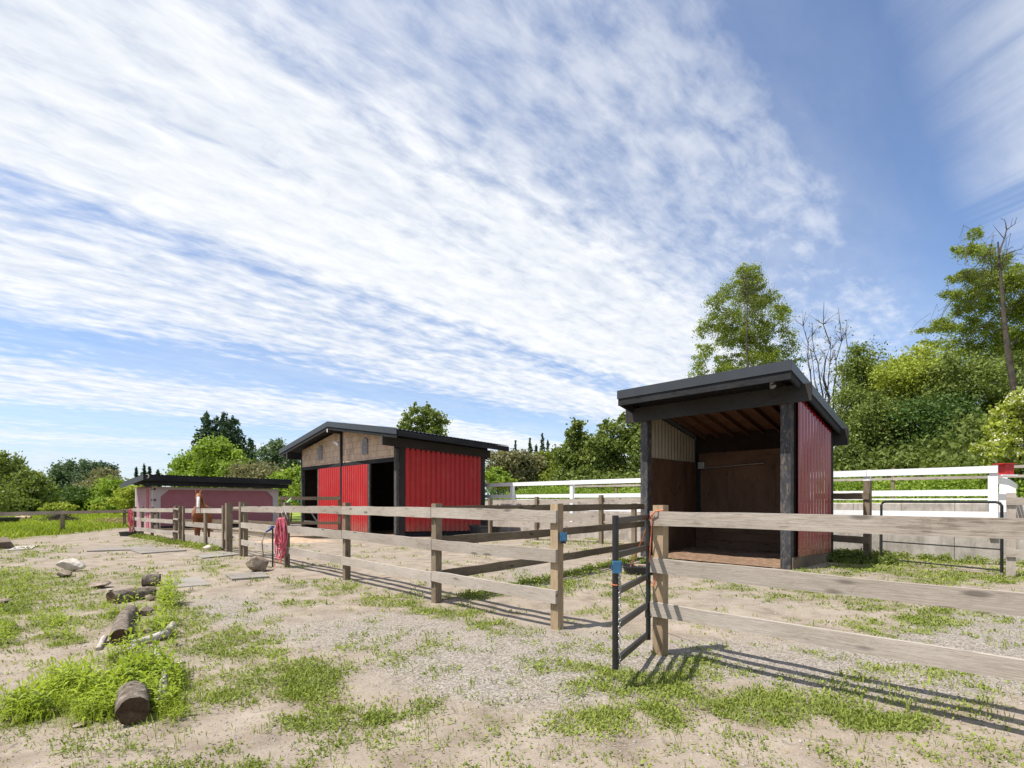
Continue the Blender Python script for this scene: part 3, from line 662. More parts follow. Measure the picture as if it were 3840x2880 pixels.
for a, b_ in ((-SO + .0, -SO + .04), (W + SO - .04, W + SO)):
    c = [f(a, -FO + .042, rz(-FO) - .34), f(b_, -FO + .042, rz(-FO) - .34), f(b_, D + BO, rz(D + BO) - .34), f(a, D + BO, rz(D + BO) - .34)]
    mb.box8(c + [p + Vector((0, 0, .155)) for p in c])
mb.build('fascia_board', M['black_wood'], sh)
mb = MB()
gp = [f(s_, D + BO + .05, rz(D + BO) - .10) for s_ in (-SO - .02, W + SO)]
mb.tube(gp, .055, n=10); mb.build('gutter', M['roof_trim'], sh)
mb = MB(); mb.tube([f(-.10, D + BO, rz(D + BO) - .14), f(-.1, D + BO - .08, rz(D) - .40), f(-.08, D + .16, rz(D) - .62), f(-.08, D + .15, .1)], .035, n=8); mb.build('downpipe', M['black_metal'], sh)
for k in range(8):
    s_ = .12 + k * (W - .1) / 7.5
    mb = MB(); c = [f(s_, .0, rz(0) - .20), f(s_ + .04, .0, rz(0) - .20), f(s_ + .04, D - .12, rz(D - .12) - .20), f(s_, D - .12, rz(D - .12) - .20)]
    mb.box8(c + [p + Vector((0, 0, .135)) for p in c]); mb.build('rafter', M['bare_wood'], sh)
mb = MB()
c = [f(.0, 0, rz(0) - .075), f(W + .1, 0, rz(0) - .075), f(W + .1, D - .1, rz(D - .1) - .075), f(.0, D - .1, rz(D - .1) - .075)]
mb.box8(c + [p + Vector((0, 0, .014)) for p in c]); mb.build('roof_lining', M['bare_wood'], sh)
# walls
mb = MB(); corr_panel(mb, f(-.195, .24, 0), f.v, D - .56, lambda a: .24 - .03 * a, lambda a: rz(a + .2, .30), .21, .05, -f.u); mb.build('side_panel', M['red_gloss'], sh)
mb = MB(); c = [f(-.19, .2, -.3), f(-.15, .2, -.3), f(-.15, D - .17, -.3), f(-.19, D - .17, -.3)]; mb.box8(c + [f(-.19, .2, rz(.2, .065)), f(-.15, .2, rz(.2, .065)), f(-.15, D - .17, rz(D - .17, .065)), f(-.19, D - .17, rz(D - .17, .065))]); mb.build('side_backing', M['dark_in'], sh)
for a_ in (-.37 + .03, W + .03):
    b2_ = a_ + .31; mb = MB(); c = [f(a_, -FO + .05, rz(-FO) - .10), f(b2_, -FO + .05, rz(-FO) - .10), f(b2_, D + BO - .03, rz(D + BO) - .10), f(a_, D + BO - .03, rz(D + BO) - .10)]; mb.box8(c + [p + Vector((0, 0, .04)) for p in c]); mb.build('soffit', M['black_wood'], sh)
mb = MB(); f.box(mb, .0, W, D - .12, D + .0, rz(D, .5), rz(D, .065)); mb.build('back_blocking', M['black_wood'], sh)
mb = MB(); f.box(mb, -.215, -.192, .02, D - .36, -.3, .24); mb.build('kick_board', M['rail_dark'], sh)
mb = MB(); f.box(mb, W + .10, W + .13, .17, D - .17, -.3, 2.47); mb.build('left_wall_lining', M['ply'], sh)
mb = MB(); corr_panel(mb, f(W + .14, .1, 0), f.v, D - .2, lambda a: 2.3, lambda a: rz(a + .1, .2), .17, .02, -f.u); mb.build('clear_side_panel', M['translucent'], sh)
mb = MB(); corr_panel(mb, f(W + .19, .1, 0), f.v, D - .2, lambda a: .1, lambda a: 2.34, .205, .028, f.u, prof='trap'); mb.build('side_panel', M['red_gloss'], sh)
ply = MB()
for a, b_, z0, z1 in ((-.0, 1.03, .74, 2.38), (1.034, 2.26, .74, 2.38), (2.264, W + .1, .74, 2.38)): f.box(ply, a, b_, D - .16 + random.uniform(0, .006), D - .14, z0, z1)
ply.build('back_lining', M['ply'], sh)
mb = MB()
for k in range(4): f.box(mb, .0, W + .1, D - .175 + random.uniform(0, .01), D - .135, -.15 + k * .22, .06 + k * .22)
mb.build('back_kick_boards', M['ply'], sh)
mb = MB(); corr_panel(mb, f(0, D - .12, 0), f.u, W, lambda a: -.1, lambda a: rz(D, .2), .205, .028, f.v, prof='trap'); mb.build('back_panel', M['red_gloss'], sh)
mb = MB(); mb.tube([f(2.85, D - .26, 2.30), f(1.30, D - .25, 2.36)], .013, n=6); mb.build('conduit', M['galv'], sh)
mb = MB(); f.box(mb, 2.84, 3.02, D - .36, D - .2, 2.28, 2.46); mb.build('junction_box', M['galv'], sh)
mb = MB(); mb.tube([f(.02, -.45, 3.72), f(.02, -.45, 3.66), f(.0, -.46, 3.62)], [.04, .05, .06], n=10); mb.build('lamp', M['galv'], sh)
# bedding
bx_, by_ = np.meshgrid(np.linspace(-.14, W + .08, 26), np.linspace(.0, D - .18, 24))
pts = np.array([tuple(f(a, b_, 0)) for a, b_ in zip(bx_.ravel(), by_.ravel())])
zz = .02 + .10 * fbm(pts[:, 0] * 2.2, pts[:, 1] * 2.2, 101) * np.clip(by_.ravel() * 1.4, 0, 1)
me = bpy.data.meshes.new('bedding'); ii = np.arange(24 * 26).reshape(24, 26)
me.from_pydata([(p[0], p[1], z_) for p, z_ in zip(pts, zz)], [], [tuple(int(i) for i in q_) for q_ in np.stack([ii[:-1, :-1], ii[1:, :-1], ii[1:, 1:], ii[:-1, 1:]], -1).reshape(-1, 4)])
me.flip_normals(); me.materials.append(M['soil']); o = link('bedding', me); props(o, 'brown wood shavings bedding spread inside the open shelter', 'bedding', kind='stuff')

# ------------------------------------------------------------------ barn
f = Frame(-4.72, 20.70, .78)
W, D = 9.53, 4.75; FO, BO, SO = .71, .52, 1.17; RZ, EZ = 4.99, 4.09
barn = thing('horse_barn', f(W / 2, 0, -.12), 'gabled red metal barn with shingled gable and two open stall doorways', 'barn')
slope = (RZ - EZ) / (W / 2 + SO)
def bz(s, off=0): return RZ - abs(s - W / 2) * slope - off
DT = -.035   # everything settles slightly to the back
def bp(s, t, z): return f(s, t, z + DT * t)
z0 = -.35
for s0, s1, nm, mt in ((-.02, .16, 'corner_post', 'grey_post'), (W - .14, W + .02, 'corner_post', 'grey_post')):
    mb = MB(); f.box(mb, s0, s1, -.02, .14, z0, bz(s0, .33)); mb.build(nm, M[mt], barn)
mb = MB(); f.box(mb, W / 2 - .07, W / 2 + .07, -.09, .05, z0, RZ - .42); mb.build('centre_post', M['black_wood'], barn)
mb = MB(); f.box(mb, .165, W - .145, -.03, .05, 2.99, 3.16); mb.build('door_header', M['black_wood'], barn)
# gable wall with shingles
mb = MB()
gp = [(.17, 3.165), (W - .15, 3.165), (W - .15, bz(W, .20)), (W / 2, RZ - .22), (.17, bz(0, .20))]
for t_ in (0., ):
    mb.poly([f(s, -.012, z) for s, z in gp], [(s, z) for s, z in gp])
mb.poly([f(s, .04, z) for s, z in gp][::-1], [(s, z) for s, z in gp][::-1])
mb.build('gable_wall', M['shingle'], barn)
for s_, w2 in ((W * .265, .24), (W * .745, .24)):
    mb = MB(); f.box(mb, s_ - w2, s_ + w2, -.06, -.018, 3.42, 3.95); a_ = [f(s_ + w2 * math.cos(k / 10 * math.pi), -.06, 3.955 + .22 * math.sin(k / 10 * math.pi)) for k in range(11)]
    mb.poly(a_); mb.poly([p + f.v * .03 for p in a_][::-1])
    for k in range(7): f.box(mb, s_ - w2 + .03, s_ + w2 - .03, -.085, -.062, 3.47 + k * .07, 3.50 + k * .07)
    mb.build('gable_vent', M['grey_vent'], barn)
mb = MB(); mb.tube([f(W / 2 + .22, -.03, 4.10), f(W / 2 + .22, -.12, 4.12)], .035, n=8)
mb.tube([f(W / 2 + .22, -.12, 4.12), f(W / 2 + .34, -.24, 4.16)], [.04, .075], n=10); mb.tube([f(W / 2 + .20, -.12, 4.12), f(W / 2 + .08, -.24, 4.04)], [.04, .075], n=10)
mb.build('floodlight', M['white'], barn)
# front sliding doors (red) and jambs
for a, b_ in ((2.26, W / 2 - .08), (W / 2 + .08, 7.22)):
    mb = MB(); corr_panel(mb, f(a, -.03, 0), f.u, b_ - a, lambda x: -.02, lambda x: 2.985, .205, .04, -f.v, prof='groove', per=12); dr = mb.build('sliding_door', M['red'], barn)
    mb = MB(); f.box(mb, a, b_, -.018, .012, -.1, 2.985); mb.build('door_frame', M['dark_in'], dr)
for a, b_ in ((2.10, 2.25), (7.23, 7.40)):
    mb = MB(); f.box(mb, a, b_, -.055, .03, z0, 2.985); mb.build('door_jamb', M['grey_post'], barn)
# side wall
mb = MB(); corr_panel(mb, bp(-.02, .36, 0), f.v, D - .60, lambda a: .10 + DT * a, lambda a: 3.62 + DT * a, .262, .065, -f.u, prof='groove', per=12); mb.build('side_panel', M['red'], barn)
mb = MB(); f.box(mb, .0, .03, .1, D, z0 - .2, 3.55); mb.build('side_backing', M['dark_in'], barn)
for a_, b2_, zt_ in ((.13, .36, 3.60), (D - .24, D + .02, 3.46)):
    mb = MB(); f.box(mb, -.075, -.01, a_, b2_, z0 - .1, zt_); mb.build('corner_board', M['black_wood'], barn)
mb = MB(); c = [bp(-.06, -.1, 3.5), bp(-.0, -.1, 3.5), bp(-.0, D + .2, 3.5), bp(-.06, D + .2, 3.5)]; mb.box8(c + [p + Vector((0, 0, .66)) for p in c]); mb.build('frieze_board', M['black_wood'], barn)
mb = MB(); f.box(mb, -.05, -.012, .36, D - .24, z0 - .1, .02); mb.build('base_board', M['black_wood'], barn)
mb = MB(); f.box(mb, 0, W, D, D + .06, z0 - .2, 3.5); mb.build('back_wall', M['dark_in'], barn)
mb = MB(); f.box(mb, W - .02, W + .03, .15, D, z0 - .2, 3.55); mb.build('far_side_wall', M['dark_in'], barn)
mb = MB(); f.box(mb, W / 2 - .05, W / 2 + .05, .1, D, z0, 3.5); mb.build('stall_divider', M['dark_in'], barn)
mb = MB(); f.box(mb, .1, W - .1, .1, D, z0, -.12); mb.build('stall_floor', M['soil'], barn)
# roof: two corrugated slopes
for sgn, nm in ((-1, 'roof_slope'), (1, 'roof_slope')):
    mb = MB(); n_ = 180; Lt = D + FO + BO; per = .19; hw = W / 2 + SO
    rows = []
    for k in range(n_ + 1):
        t_ = -FO + Lt * k / n_; h = .5 + .5 * math.cos(2 * math.pi * t_ / per); h = .028 * h
        a = bp(W / 2, t_, RZ + h); b_ = bp(W / 2 + sgn * hw, t_, EZ + h); rows.append((a, b_))
    for (a, b_), (c_, d_) in zip(rows[:-1], rows[1:]):
        mb.quad(a, b_, d_, c_) if sgn < 0 else mb.quad(a, c_, d_, b_)
        dn = Vector((0, 0, .012)); mb.quad(b_, b_ - dn, d_ - dn, d_)
    mb.build(nm, M['black_metal'], barn)
    mb = MB(); c = [bp(W / 2, -FO + .02, RZ - .02), bp(W / 2 + sgn * (hw - .02), -FO + .02, EZ - .02), bp(W / 2 + sgn * (hw - .02), D + BO - .02, EZ - .02), bp(W / 2, D + BO - .02, RZ - .02)]
    mb.box8([p - Vector((0, 0, .04)) for p in c] + c); mb.build('roof_deck', M['black_wood'], barn)
    mb = MB(); c = [bp(W / 2, -FO - .03, RZ - .20), bp(W / 2 + sgn * (hw + .01), -FO - .03, EZ - .20), bp(W / 2 + sgn * (hw + .01), -FO + .0, EZ - .20), bp(W / 2, -FO, RZ - .20)]
    mb.box8(c + [p + Vector((0, 0, .245)) for p in c]); mb.build('barge_trim', M['roof_trim'], barn)
    mb = MB(); c = [bp(W / 2, -FO + .003, RZ - .34), bp(W / 2 + sgn * (hw - .02), -FO + .003, EZ - .34), bp(W / 2 + sgn * (hw - .02), -FO + .04, EZ - .34), bp(W / 2, -FO + .04, RZ - .34)]
    mb.box8(c + [p + Vector((0, 0, .27)) for p in c]); mb.build('barge_board', M['black_wood'], barn)
    mb = MB(); s_ = W / 2 + sgn * (hw - .01); c = [bp(s_, -FO + .04, EZ - .25), bp(s_ + sgn * .03, -FO + .04, EZ - .25), bp(s_ + sgn * .03, D + BO, EZ - .25), bp(s_, D + BO, EZ - .25)]
    mb.box8(c + [p + Vector((0, 0, .215)) for p in c]); mb.build('eave_fascia', M['black_wood'], barn)
for s_ in (-.10, W / 2, W + .10):
    top = bz(s_, .36) if s_ != W / 2 else RZ - .36
    mb = MB(); c = [bp(s_ - .06, -FO - .02, top - .32), bp(s_ + .06, -FO - .02, top - .32), bp(s_ + .06, D + BO - .25, top - .32), bp(s_ - .06, D + BO - .25, top - .32)]
    if s_ == W / 2: c = [p + Vector((0, 0, .22)) for p in c]; hh = .16
    else: hh = .36
    mb.box8(c + [p + Vector((0, 0, hh)) for p in c]); bb_ = mb.build('purlin_beam', M['black_wood'], barn)
    mb = MB(); c2 = [c[0] - f.v * .012, c[1] - f.v * .012, c[1] - f.v * .002, c[0] - f.v * .002]; mb.box8(c2 + [p + Vector((0, 0, hh)) for p in c2]); mb.build('beam_end', M['trim_white'] if s_ == W / 2 else M['grey_post'], bb_)
mb = MB()   # stall half gate in the left doorway
mb.board(f(7.45, .05, .95), f(9.3, .05, .95), .10, .04); mb.board(f(7.45, .05, .30), f(9.3, .05, .30), .10, .04); mb.board(f(7.5, .03, .25), f(8.6, .03, .95), .07, .03)
mb.build('stall_gate', M['grey_post'], barn)

# ------------------------------------------------------------------ long pink shed behind the far paddock fence
ang = math.atan2(.835, .55)
f = Frame(-20.9, 29.5, ang); Ls = 7.75; zb = -.75
# here v is the long direction; s>0 goes to the back left
shed = thing('pink_shed', f(0, Ls / 2, -.45), 'long low faded pink shed with white trim and a black corrugated roof', 'shed')
mb = MB(); f.box(mb, .02, 2.4, .02, Ls - .02, zb, 2.18); mb.build('wall', M['pink'], shed)
mb = MB()
f.box(mb, -.03, .018, -.03, .38, zb, 2.02); f.box(mb, -.03, .018, Ls - .38, Ls + .03, zb, 2.02); f.box(mb, -.03, .018, -.03, Ls + .03, 2.02, 2.17)
for a, sg in ((.38, 1), (Ls - .38, -1)):
    p = [f(-.03, a, 1.60), f(-.03, a + sg * .45, 2.019), f(-.03, a, 2.019)]; mb.poly(p if sg > 0 else p[::-1]); 
mb.build('white_trim', M['trim_white'], shed)
for a_, b2_ in ((.022, .16), (2.2, 2.4)):
    mb = MB(); f.box(mb, a_, b2_, -.02, .018, zb, 2.10); mb.build('end_trim', M['trim_white'], shed)
mb = MB(); f.box(mb, .16, 2.2, -.014, .018, zb, 2.10); mb.build('end_panel', M['pink_light'], shed)
mb = MB(); f.box(mb, .52, .60, -.03, -.016, zb, 2.05); f.box(mb, .74, .80, -.03, -.016, zb, 2.05); mb.build('red_strip', M['red_box'], shed)
for z_ in (2.03, 1.40, .62, -.0):
    mb = MB(); f.box(mb, -.06, -.032, .02, .12, z_ - .05, z_ + .05); mb.build('hinge', M['black_metal'], shed)
    mb = MB(); f.box(mb, .05, .13, -.05, -.022, z_ - .05, z_ + .05); mb.build('hinge', M['black_metal'], shed)
mb = MB(); rt = 2.84; rl = 2.27
nn = 230; rows = []
for k in range(nn + 1):
    t_ = -.75 + (Ls + 1.35) * k / nn; h = .035 * (.5 + .5 * math.cos(2 * math.pi * t_ / .19))
    rows.append((f(-.75, t_, rt + h), f(2.3, t_, rl + .13 + h)))
for (a, b_), (c_, d_) in zip(rows[:-1], rows[1:]):
    mb.quad(a, c_, d_, b_); dn = Vector((0, 0, .02)); mb.quad(a - dn, c_ - dn, c_, a)
mb.build('roof_sheet', M['black_metal'], shed)
mb = MB(); c = [f(-.74, -.74, rt - .02), f(2.3, -.74, rl + .11), f(2.3, Ls + .58, rl + .11), f(-.74, Ls + .58, rt - .02)][::-1]
mb.box8([p - Vector((0, 0, .05)) for p in c] + c); mb.build('roof_deck', M['black_wood'], shed)
mb = MB(); f.box(mb, -.78, -.743, -.75, Ls + .6, rt - .34, rt - .02); mb.build('fascia_board', M['black_wood'], shed)
mb = MB(); c = [f(-.78, -.79, rt - .30), f(2.32, -.79, rl - .17), f(2.32, -.755, rl - .17), f(-.78, -.755, rt - .30)]; mb.box8(c + [p + Vector((0, 0, .29)) for p in c]); mb.build('barge_board', M['roof_trim'], shed)
mb = MB(); f.box(mb, -.55, -.45, -.5, Ls + .5, 2.22, 2.5); f.box(mb, -.50, 0.1, -.45, -.35, 2.2, 2.48); mb.build('eave_beam', M['black_wood'], shed)
mb = MB(); f.box(mb, -.032, .018, .39, Ls - .39, zb, -.15); mb.build('kick_board', M['black_wood'], shed)
orn = MB(); c0 = f(-.79, -.60, rt - .10)
orn.tube([c0 + Vector((math.cos(k / 12 * 2 * math.pi) * .10, 0, math.sin(k / 12 * 2 * math.pi) * .10)) for k in range(13)], .025, n=5); orn.build('horseshoe_ring', M['rock_pale'], shed)

# ------------------------------------------------------------------ fences
def fence(name, label, cat, posts, rails, pm, rm, side=1, ph=1.36, pw=.10, group=None, rt_=.038, segs=7, wob=.0055, pdepth=.45, extra=0.0, post_tops=None):
    """posts: (x,y) list; rails: list of (top height, board height); boards fixed to one face"""
    ctr = Vector((posts[0][0], posts[0][1], gzf(*posts[0]))); T = thing(name, ctr, label, cat, group)
    for i, (x, y) in enumerate(posts):
        j = min(i, len(posts) - 2); d = Vector((posts[j + 1][0] - posts[j][0], posts[j + 1][1] - posts[j][1], 0)).normalized()
        rot = math.atan2(d.y, d.x); mb = MB(); h = (post_tops[i] if post_tops else ph) + random.uniform(-.015, .02)
        z = gsm(x, y); mb.post(x, y, z - pdepth, z + h, pw, rot, (random.uniform(-.008, .008), random.uniform(-.008, .008)))
        mb.build('post', M[pm if isinstance(pm, str) else pm[i]], T)
    for i in range(len(posts) - 1):
        a = Vector((*posts[i], gsm(*posts[i]))); b_ = Vector((*posts[i + 1], gsm(*posts[i + 1]))); d = Vector((b_.x - a.x, b_.y - a.y, 0)).normalized()
        nr = Vector((d.y, -d.x, 0)) * side
        for (h, bh) in rails:
            off = nr * (pw / 2 + rt_ / 2 + .002); e0 = .004 if i else -pw / 2; e1 = -.004 if i < len(posts) - 2 else pw / 2 + extra
            j0, j1 = random.uniform(-.012, .012), random.uniform(-.012, .012)
            mb = MB(); mb.board(a + d * e0 + off + Vector((0, 0, h + j0)), b_ + d * e1 + off + Vector((0, 0, h + j1)), bh + random.uniform(-.006, .006), rt_, side=nr, segs=segs, wob=wob)
            mb.build('rail', M[rm], T)
    return T
def gsm(x, y):   # smooth ground, no bumps
    s, t = st(x, y); z = -.0135 * max(0, min(36, s - 9)) - .02 * max(0, min(6, t - 11))
    if t > T1 and s < SE: z = .60
    return z
A = (.49, 5.50); B = (-1.03, 6.90); Cc = (-2.9, 8.88); H = (-4.83, 10.87); I = (-6.95, 13.2); J = (-8.02, 14.36)
R3 = [(1.30, .14), (.876, .14), (.43, .14)]
front = [B, Cc, H, I]
fence('paddock_fence', 'weathered three rail timber fence along the middle paddock from the gate to the hoses', 'fence', [A, B, Cc, H, I], R3, ['post_tan', 'post', 'post', 'post', 'post'], 'rail', side=-1)
# small block under the rails of the latch post is the post itself; tan sister post
fence('paddock_fence', 'tall thick gate post with thin link rails between the plank gate and the middle fence', 'fence', [J, (-7.10, 13.36)], [(1.29, .05), (.92, .05), (.45, .05)], 'post', 'rail', side=-1, ph=1.42, pw=.15)
# gate with the chestnut horse behind
def plank_gate(name, label, p, q, label_h=None):
    T = thing(name, (p[0], p[1], gsm(*p)), label, 'gate'); a = Vector((*p, gsm(*p))); b_ = Vector((*q, gsm(*q))); d = (b_ - a).normalized(); nr = Vector((d.y, -d.x, 0)).normalized()
    m_ = a + (b_ - a) * .48
    for h, bh in ((1.26, .15), (.80, .16), (.36, .24)):
        for p0, p1 in ((a, m_), (m_, b_)):
            mb = MB(); mb.board(p0 + Vector((0, 0, h)) + d * .01, p1 + Vector((0, 0, h)) - d * .005, bh, .035, side=nr, segs=4, wob=.003); mb.build('rail', M['rail'], T)
    for k in (.03, .39, .93):
        q_ = a + (b_ - a) * k - nr * .05; mb = MB(); mb.post(q_.x, q_.y, q_.z + .1, q_.z + (1.12 if k == .39 else 1.34), .20 if k == .39 else .10, math.atan2(d.y, d.x), d_=.05); mb.build('upright', M['post'], T)
    return T
K = (-12.5, 18.8)
g1 = plank_gate('plank_gate', 'wide weathered plank gate with the chestnut horse looking over it', (-8.20, 14.56), (-11.75, 18.07))
fence('paddock_fence', 'thin link rails between the plank gate and the far fence post', 'fence', [(-12.0, 18.32), (-12.42, 18.74)], [(1.27, .05), (.90, .05), (.44, .05)], 'post', 'rail', side=-1, ph=1.36, pw=.09)
fence('paddock_fence', 'far end of the weathered rail fence running up to the second pink hose', 'fence', [K, (-15.2, 21.4), (-16.6, 22.75), (-17.9, 24.05)], [(1.28, .15), (.86, .15), (.42, .15)], 'post', 'rail', side=-1, ph=1.34)
# cross fence, middle paddock gate post to shelter
SL = (3.18, 12.35)
def lerp2(a, b_, k): return (a[0] + (b_[0] - a[0]) * k, a[1] + (b_[1] - a[1]) * k)
fence('paddock_fence', 'brown four board cross fence running from the gate back to the open shelter', 'fence', [(B[0] - .022, B[1] + .145), lerp2(B, SL, .45), lerp2(B, SL, .93)], [(1.315, .13), (.885, .13), (.42, .13), (.03, .16)], 'post', 'rail_dark', side=1, ph=1.33, pw=.10, extra=.35)
# near right fence
Dp = (1.345, 4.60); E1 = (Dp[0] + .7033 * 2.55, Dp[1] - .7109 * 2.55); E2 = (Dp[0] + .7033 * 5.1, Dp[1] - .7109 * 5.1)
nf = fence('paddock_fence', 'nearest pale grey three board fence starting at the tan gate post on the right', 'fence', [E1, Dp], [(1.305, .125), (.876, .125), (.485, .125)], 'post_tan', 'rail', side=-1, ph=1.35, pw=.10)
# back fence behind the paddocks
def kb(k, o=0.): return (8.24 - .7033 * k, 11.75 + .7109 * k)
fence('paddock_fence', 'grey wide board fence at the back of the paddock between barn and shelter', 'fence', [kb(k) for k in (4.6, 7.45, 10.4, 13.0)], [(1.54, .15), (1.03, .27), (.70, .24)], 'post', 'rail', side=1, ph=1.64, pw=.12)
fence('paddock_fence', 'short brown fence between the shelter corner and the black pipe gate', 'fence', [(7.70, 12.50), (8.24, 11.75)], [(1.63, .15), (1.05, .16), (.62, .16), (.2, .15)], 'rail_dark', 'rail_dark', side=1, ph=1.90, pw=.13)
fence('paddock_fence', 'grey post and rails to the right of the black pipe gate', 'fence', [(9.35, 9.5), (11.6, 7.4)], [(1.50, .14), (.52, .15)], 'rail', 'rail', side=1, ph=1.56, pw=.13)
# divider and far fences
fence('paddock_fence', 'taller brown board fence standing in front of the red barn doors', 'fence', [(-9.1, 20.1), (-6.85, 20.15)], [(1.68, .13), (1.22, .13), (.68, .10), (.12, .1)], 'rail_dark', 'rail_dark', side=1, ph=1.72, pw=.11)
fence('paddock_fence', 'thin weathered rail fence between the pink shed and the barn', 'fence', [(-9.3, 20.3), (-12.6, 24.0), (-16.0, 27.0), (-19.3, 27.6)], [(1.22, .09), (.68, .18), (.20, .12)], 'rail_dark', 'rail_dark', side=-1, ph=1.3, pw=.10)
fence('field_fence', 'grey single board fence along the green meadow at the far left', 'fence', [(-18.0, 24.4), (-22.0, 30.0), (-26.0, 34.0)][::-1][0:1] + [(-23.5, 26.5), (-21.2, 20.0), (-19.8, 15.5)], [(1.18, .16)], 'post', 'rail', side=-1, ph=1.22, pw=.14)
fence('field_fence', 'low grey board fence joining the meadow fence to the pink shed', 'fence', [(-26.1, 34.1), (-20.6, 30.6)], [(1.25, .2)], 'post', 'rail_dark', side=1, ph=1.25, pw=.12)
# white arena fence on the near wall
def ka(k): return (9.80 + .7033 * k, 13.50 - .7109 * k)
wf = [ka(k) for k in (2.2, -.28, -3.6, -7.0, -10.4, -13.9, -17.2, -20.4)]
def white_fence(name, label, pts, rails, ph, zb_=.60, pw=.15):
    T = thing(name, (pts[0][0], pts[0][1], zb_), label, 'fence')
    for i, (x, y) in enumerate(pts):
        mb = MB(); j = min(i, len(pts) - 2); d = Vector((pts[j + 1][0] - pts[j][0], pts[j + 1][1] - pts[j][1], 0)).normalized(); mb.post(x, y, zb_ - .1, zb_ + ph, pw, math.atan2(d.y, d.x)); mb.build('post', M['white'], T)
    for i in range(len(pts) - 1):
        a = Vector((*pts[i], zb_)); b_ = Vector((*pts[i + 1], zb_)); d = (b_ - a).normalized(); nr = Vector((-d.y, d.x, 0))
        if nr.y > 0: nr = -nr
        for k, (h, bh, on) in enumerate(rails):
            off = nr * (pw / 2 + .02) * on; e = .004 if on > .5 else 0.
            s0 = pw / 2 if (i == 0 and on > .5) else (0. if on > .5 else -pw / 2); s1 = pw / 2 if (i == len(pts) - 2 and on > .5) else (0. if on > .5 else -pw / 2)
            mb = MB(); mb.board(a + d * (-s0 + e) + off + Vector((0, 0, h)), b_ + d * (s1 - e) + off + Vector((0, 0, h)), bh, .035, side=nr, segs=1); mb.build('rail', M['white'], T)
    return T
white_fence('white_fence', 'white painted board fence along the raised riding arena behind the paddocks', wf, [(1.60, .165, 1), (1.05, .15, 0), (.84, .04, 0), (.52, .15, 0)], 1.605)
wf2 = [(11.62, 12.25), (12.9, 13.3), (15.2, 15.5), (18.0, 18.2), (22.0, 22.1)]
white_fence('white_fence', 'white fence posts receding to the back from the red topped corner on the right', wf2, [(1.35, .16, 1), (.95, .16, 1), (.5, .16, 1)], 1.39, pw=.15)
# red tin on the white corner
mb = MB(); bxp = P(3771, 1780, 12.0); rb = thing('bird_box', bxp, 'small red tin box on top of the white corner post', 'box')
mb = MB(); mb.box((-.10, -.10, 0), (.10, .10, .24), bxp); mb.build('box_body', M['red_box'], rb)
mb = MB(); mb.box((-.20, -.13, .243), (.12, .13, .265), bxp); mb.build('lid', M['red_box'], rb)
mb = MB(); mb.box((-.20, -.14, -.03), (.16, .14, -.003), bxp); mb.build('shelf', M['white'], rb)
fence('far_fence', 'old grey rail fence on the slope beyond the riding arena', 'fence', [(19.5 - .7033 * k, 15.4 + .7109 * k) for k in (0, 3.2, 6.4, 9.6, 12.8, 16, 19.2, 22.4)], [(.78, .10), (.45, .10)], 'post', 'rail', side=-1, ph=.85, pw=.10, pdepth=.4)
for o in [q for q in bpy.data.objects if q.get('label', '').startswith('old grey rail fence')]: o.location.z += .62 + .60

# concrete block walls
def block_wall(label, k0, k1, org, z0_, h, bl=1.5, th=.7):
    T = thing('retaining_wall', (org[0], org[1], z0_), label, 'wall'); k = k0
    while k < k1:
        a = Vector((org[0] - .7033 * k, org[1] + .7109 * k, 0)); dd = Vector((-.7033, .7109, 0)); nn_ = Vector((.7109, .7033, 0))
        mb = MB(); g_ = .006; j = random.uniform(-.012, .012)
        lo = (g_, j, z0_); hi = (bl - g_, th + j, z0_ + h + random.uniform(-.01, .01)); c_ = .03
        ax = (dd, nn_, Vector((0, 0, 1)))
        p_ = [(lo[0], lo[1]), (hi[0], lo[1]), (hi[0], hi[1]), (lo[0], hi[1])]; q_ = [(lo[0] + c_, lo[1] + c_), (hi[0] - c_, lo[1] + c_), (hi[0] - c_, hi[1] - c_), (lo[0] + c_, hi[1] - c_)]
        W_ = lambda x, y, z: a + dd * x + nn_ * y + Vector((0, 0, z))
        r0 = [W_(x, y, lo[2]) for x, y in p_]; r1 = [W_(x, y, hi[2] - c_) for x, y in p_]; r2 = [W_(x, y, hi[2]) for x, y in q_]
        for ra, rb in ((r0, r1), (r1, r2)):
            for i in range(4): jn = (i + 1) % 4; mb.quad(ra[i], ra[jn], rb[jn], rb[i])
        mb.poly(r2); mb.build('concrete_block', M['concrete'], T); k += bl
block_wall('retaining wall of large grey concrete blocks below the white fence', -9, 25, (9.80 - .02, 13.50 - .02), -.45, 1.04)
block_wall('farther low wall of grey concrete blocks across the riding arena', -16, 24, (9.80 + .7109 * 7.0, 13.5 + .7033 * 7.0), .55, .74)

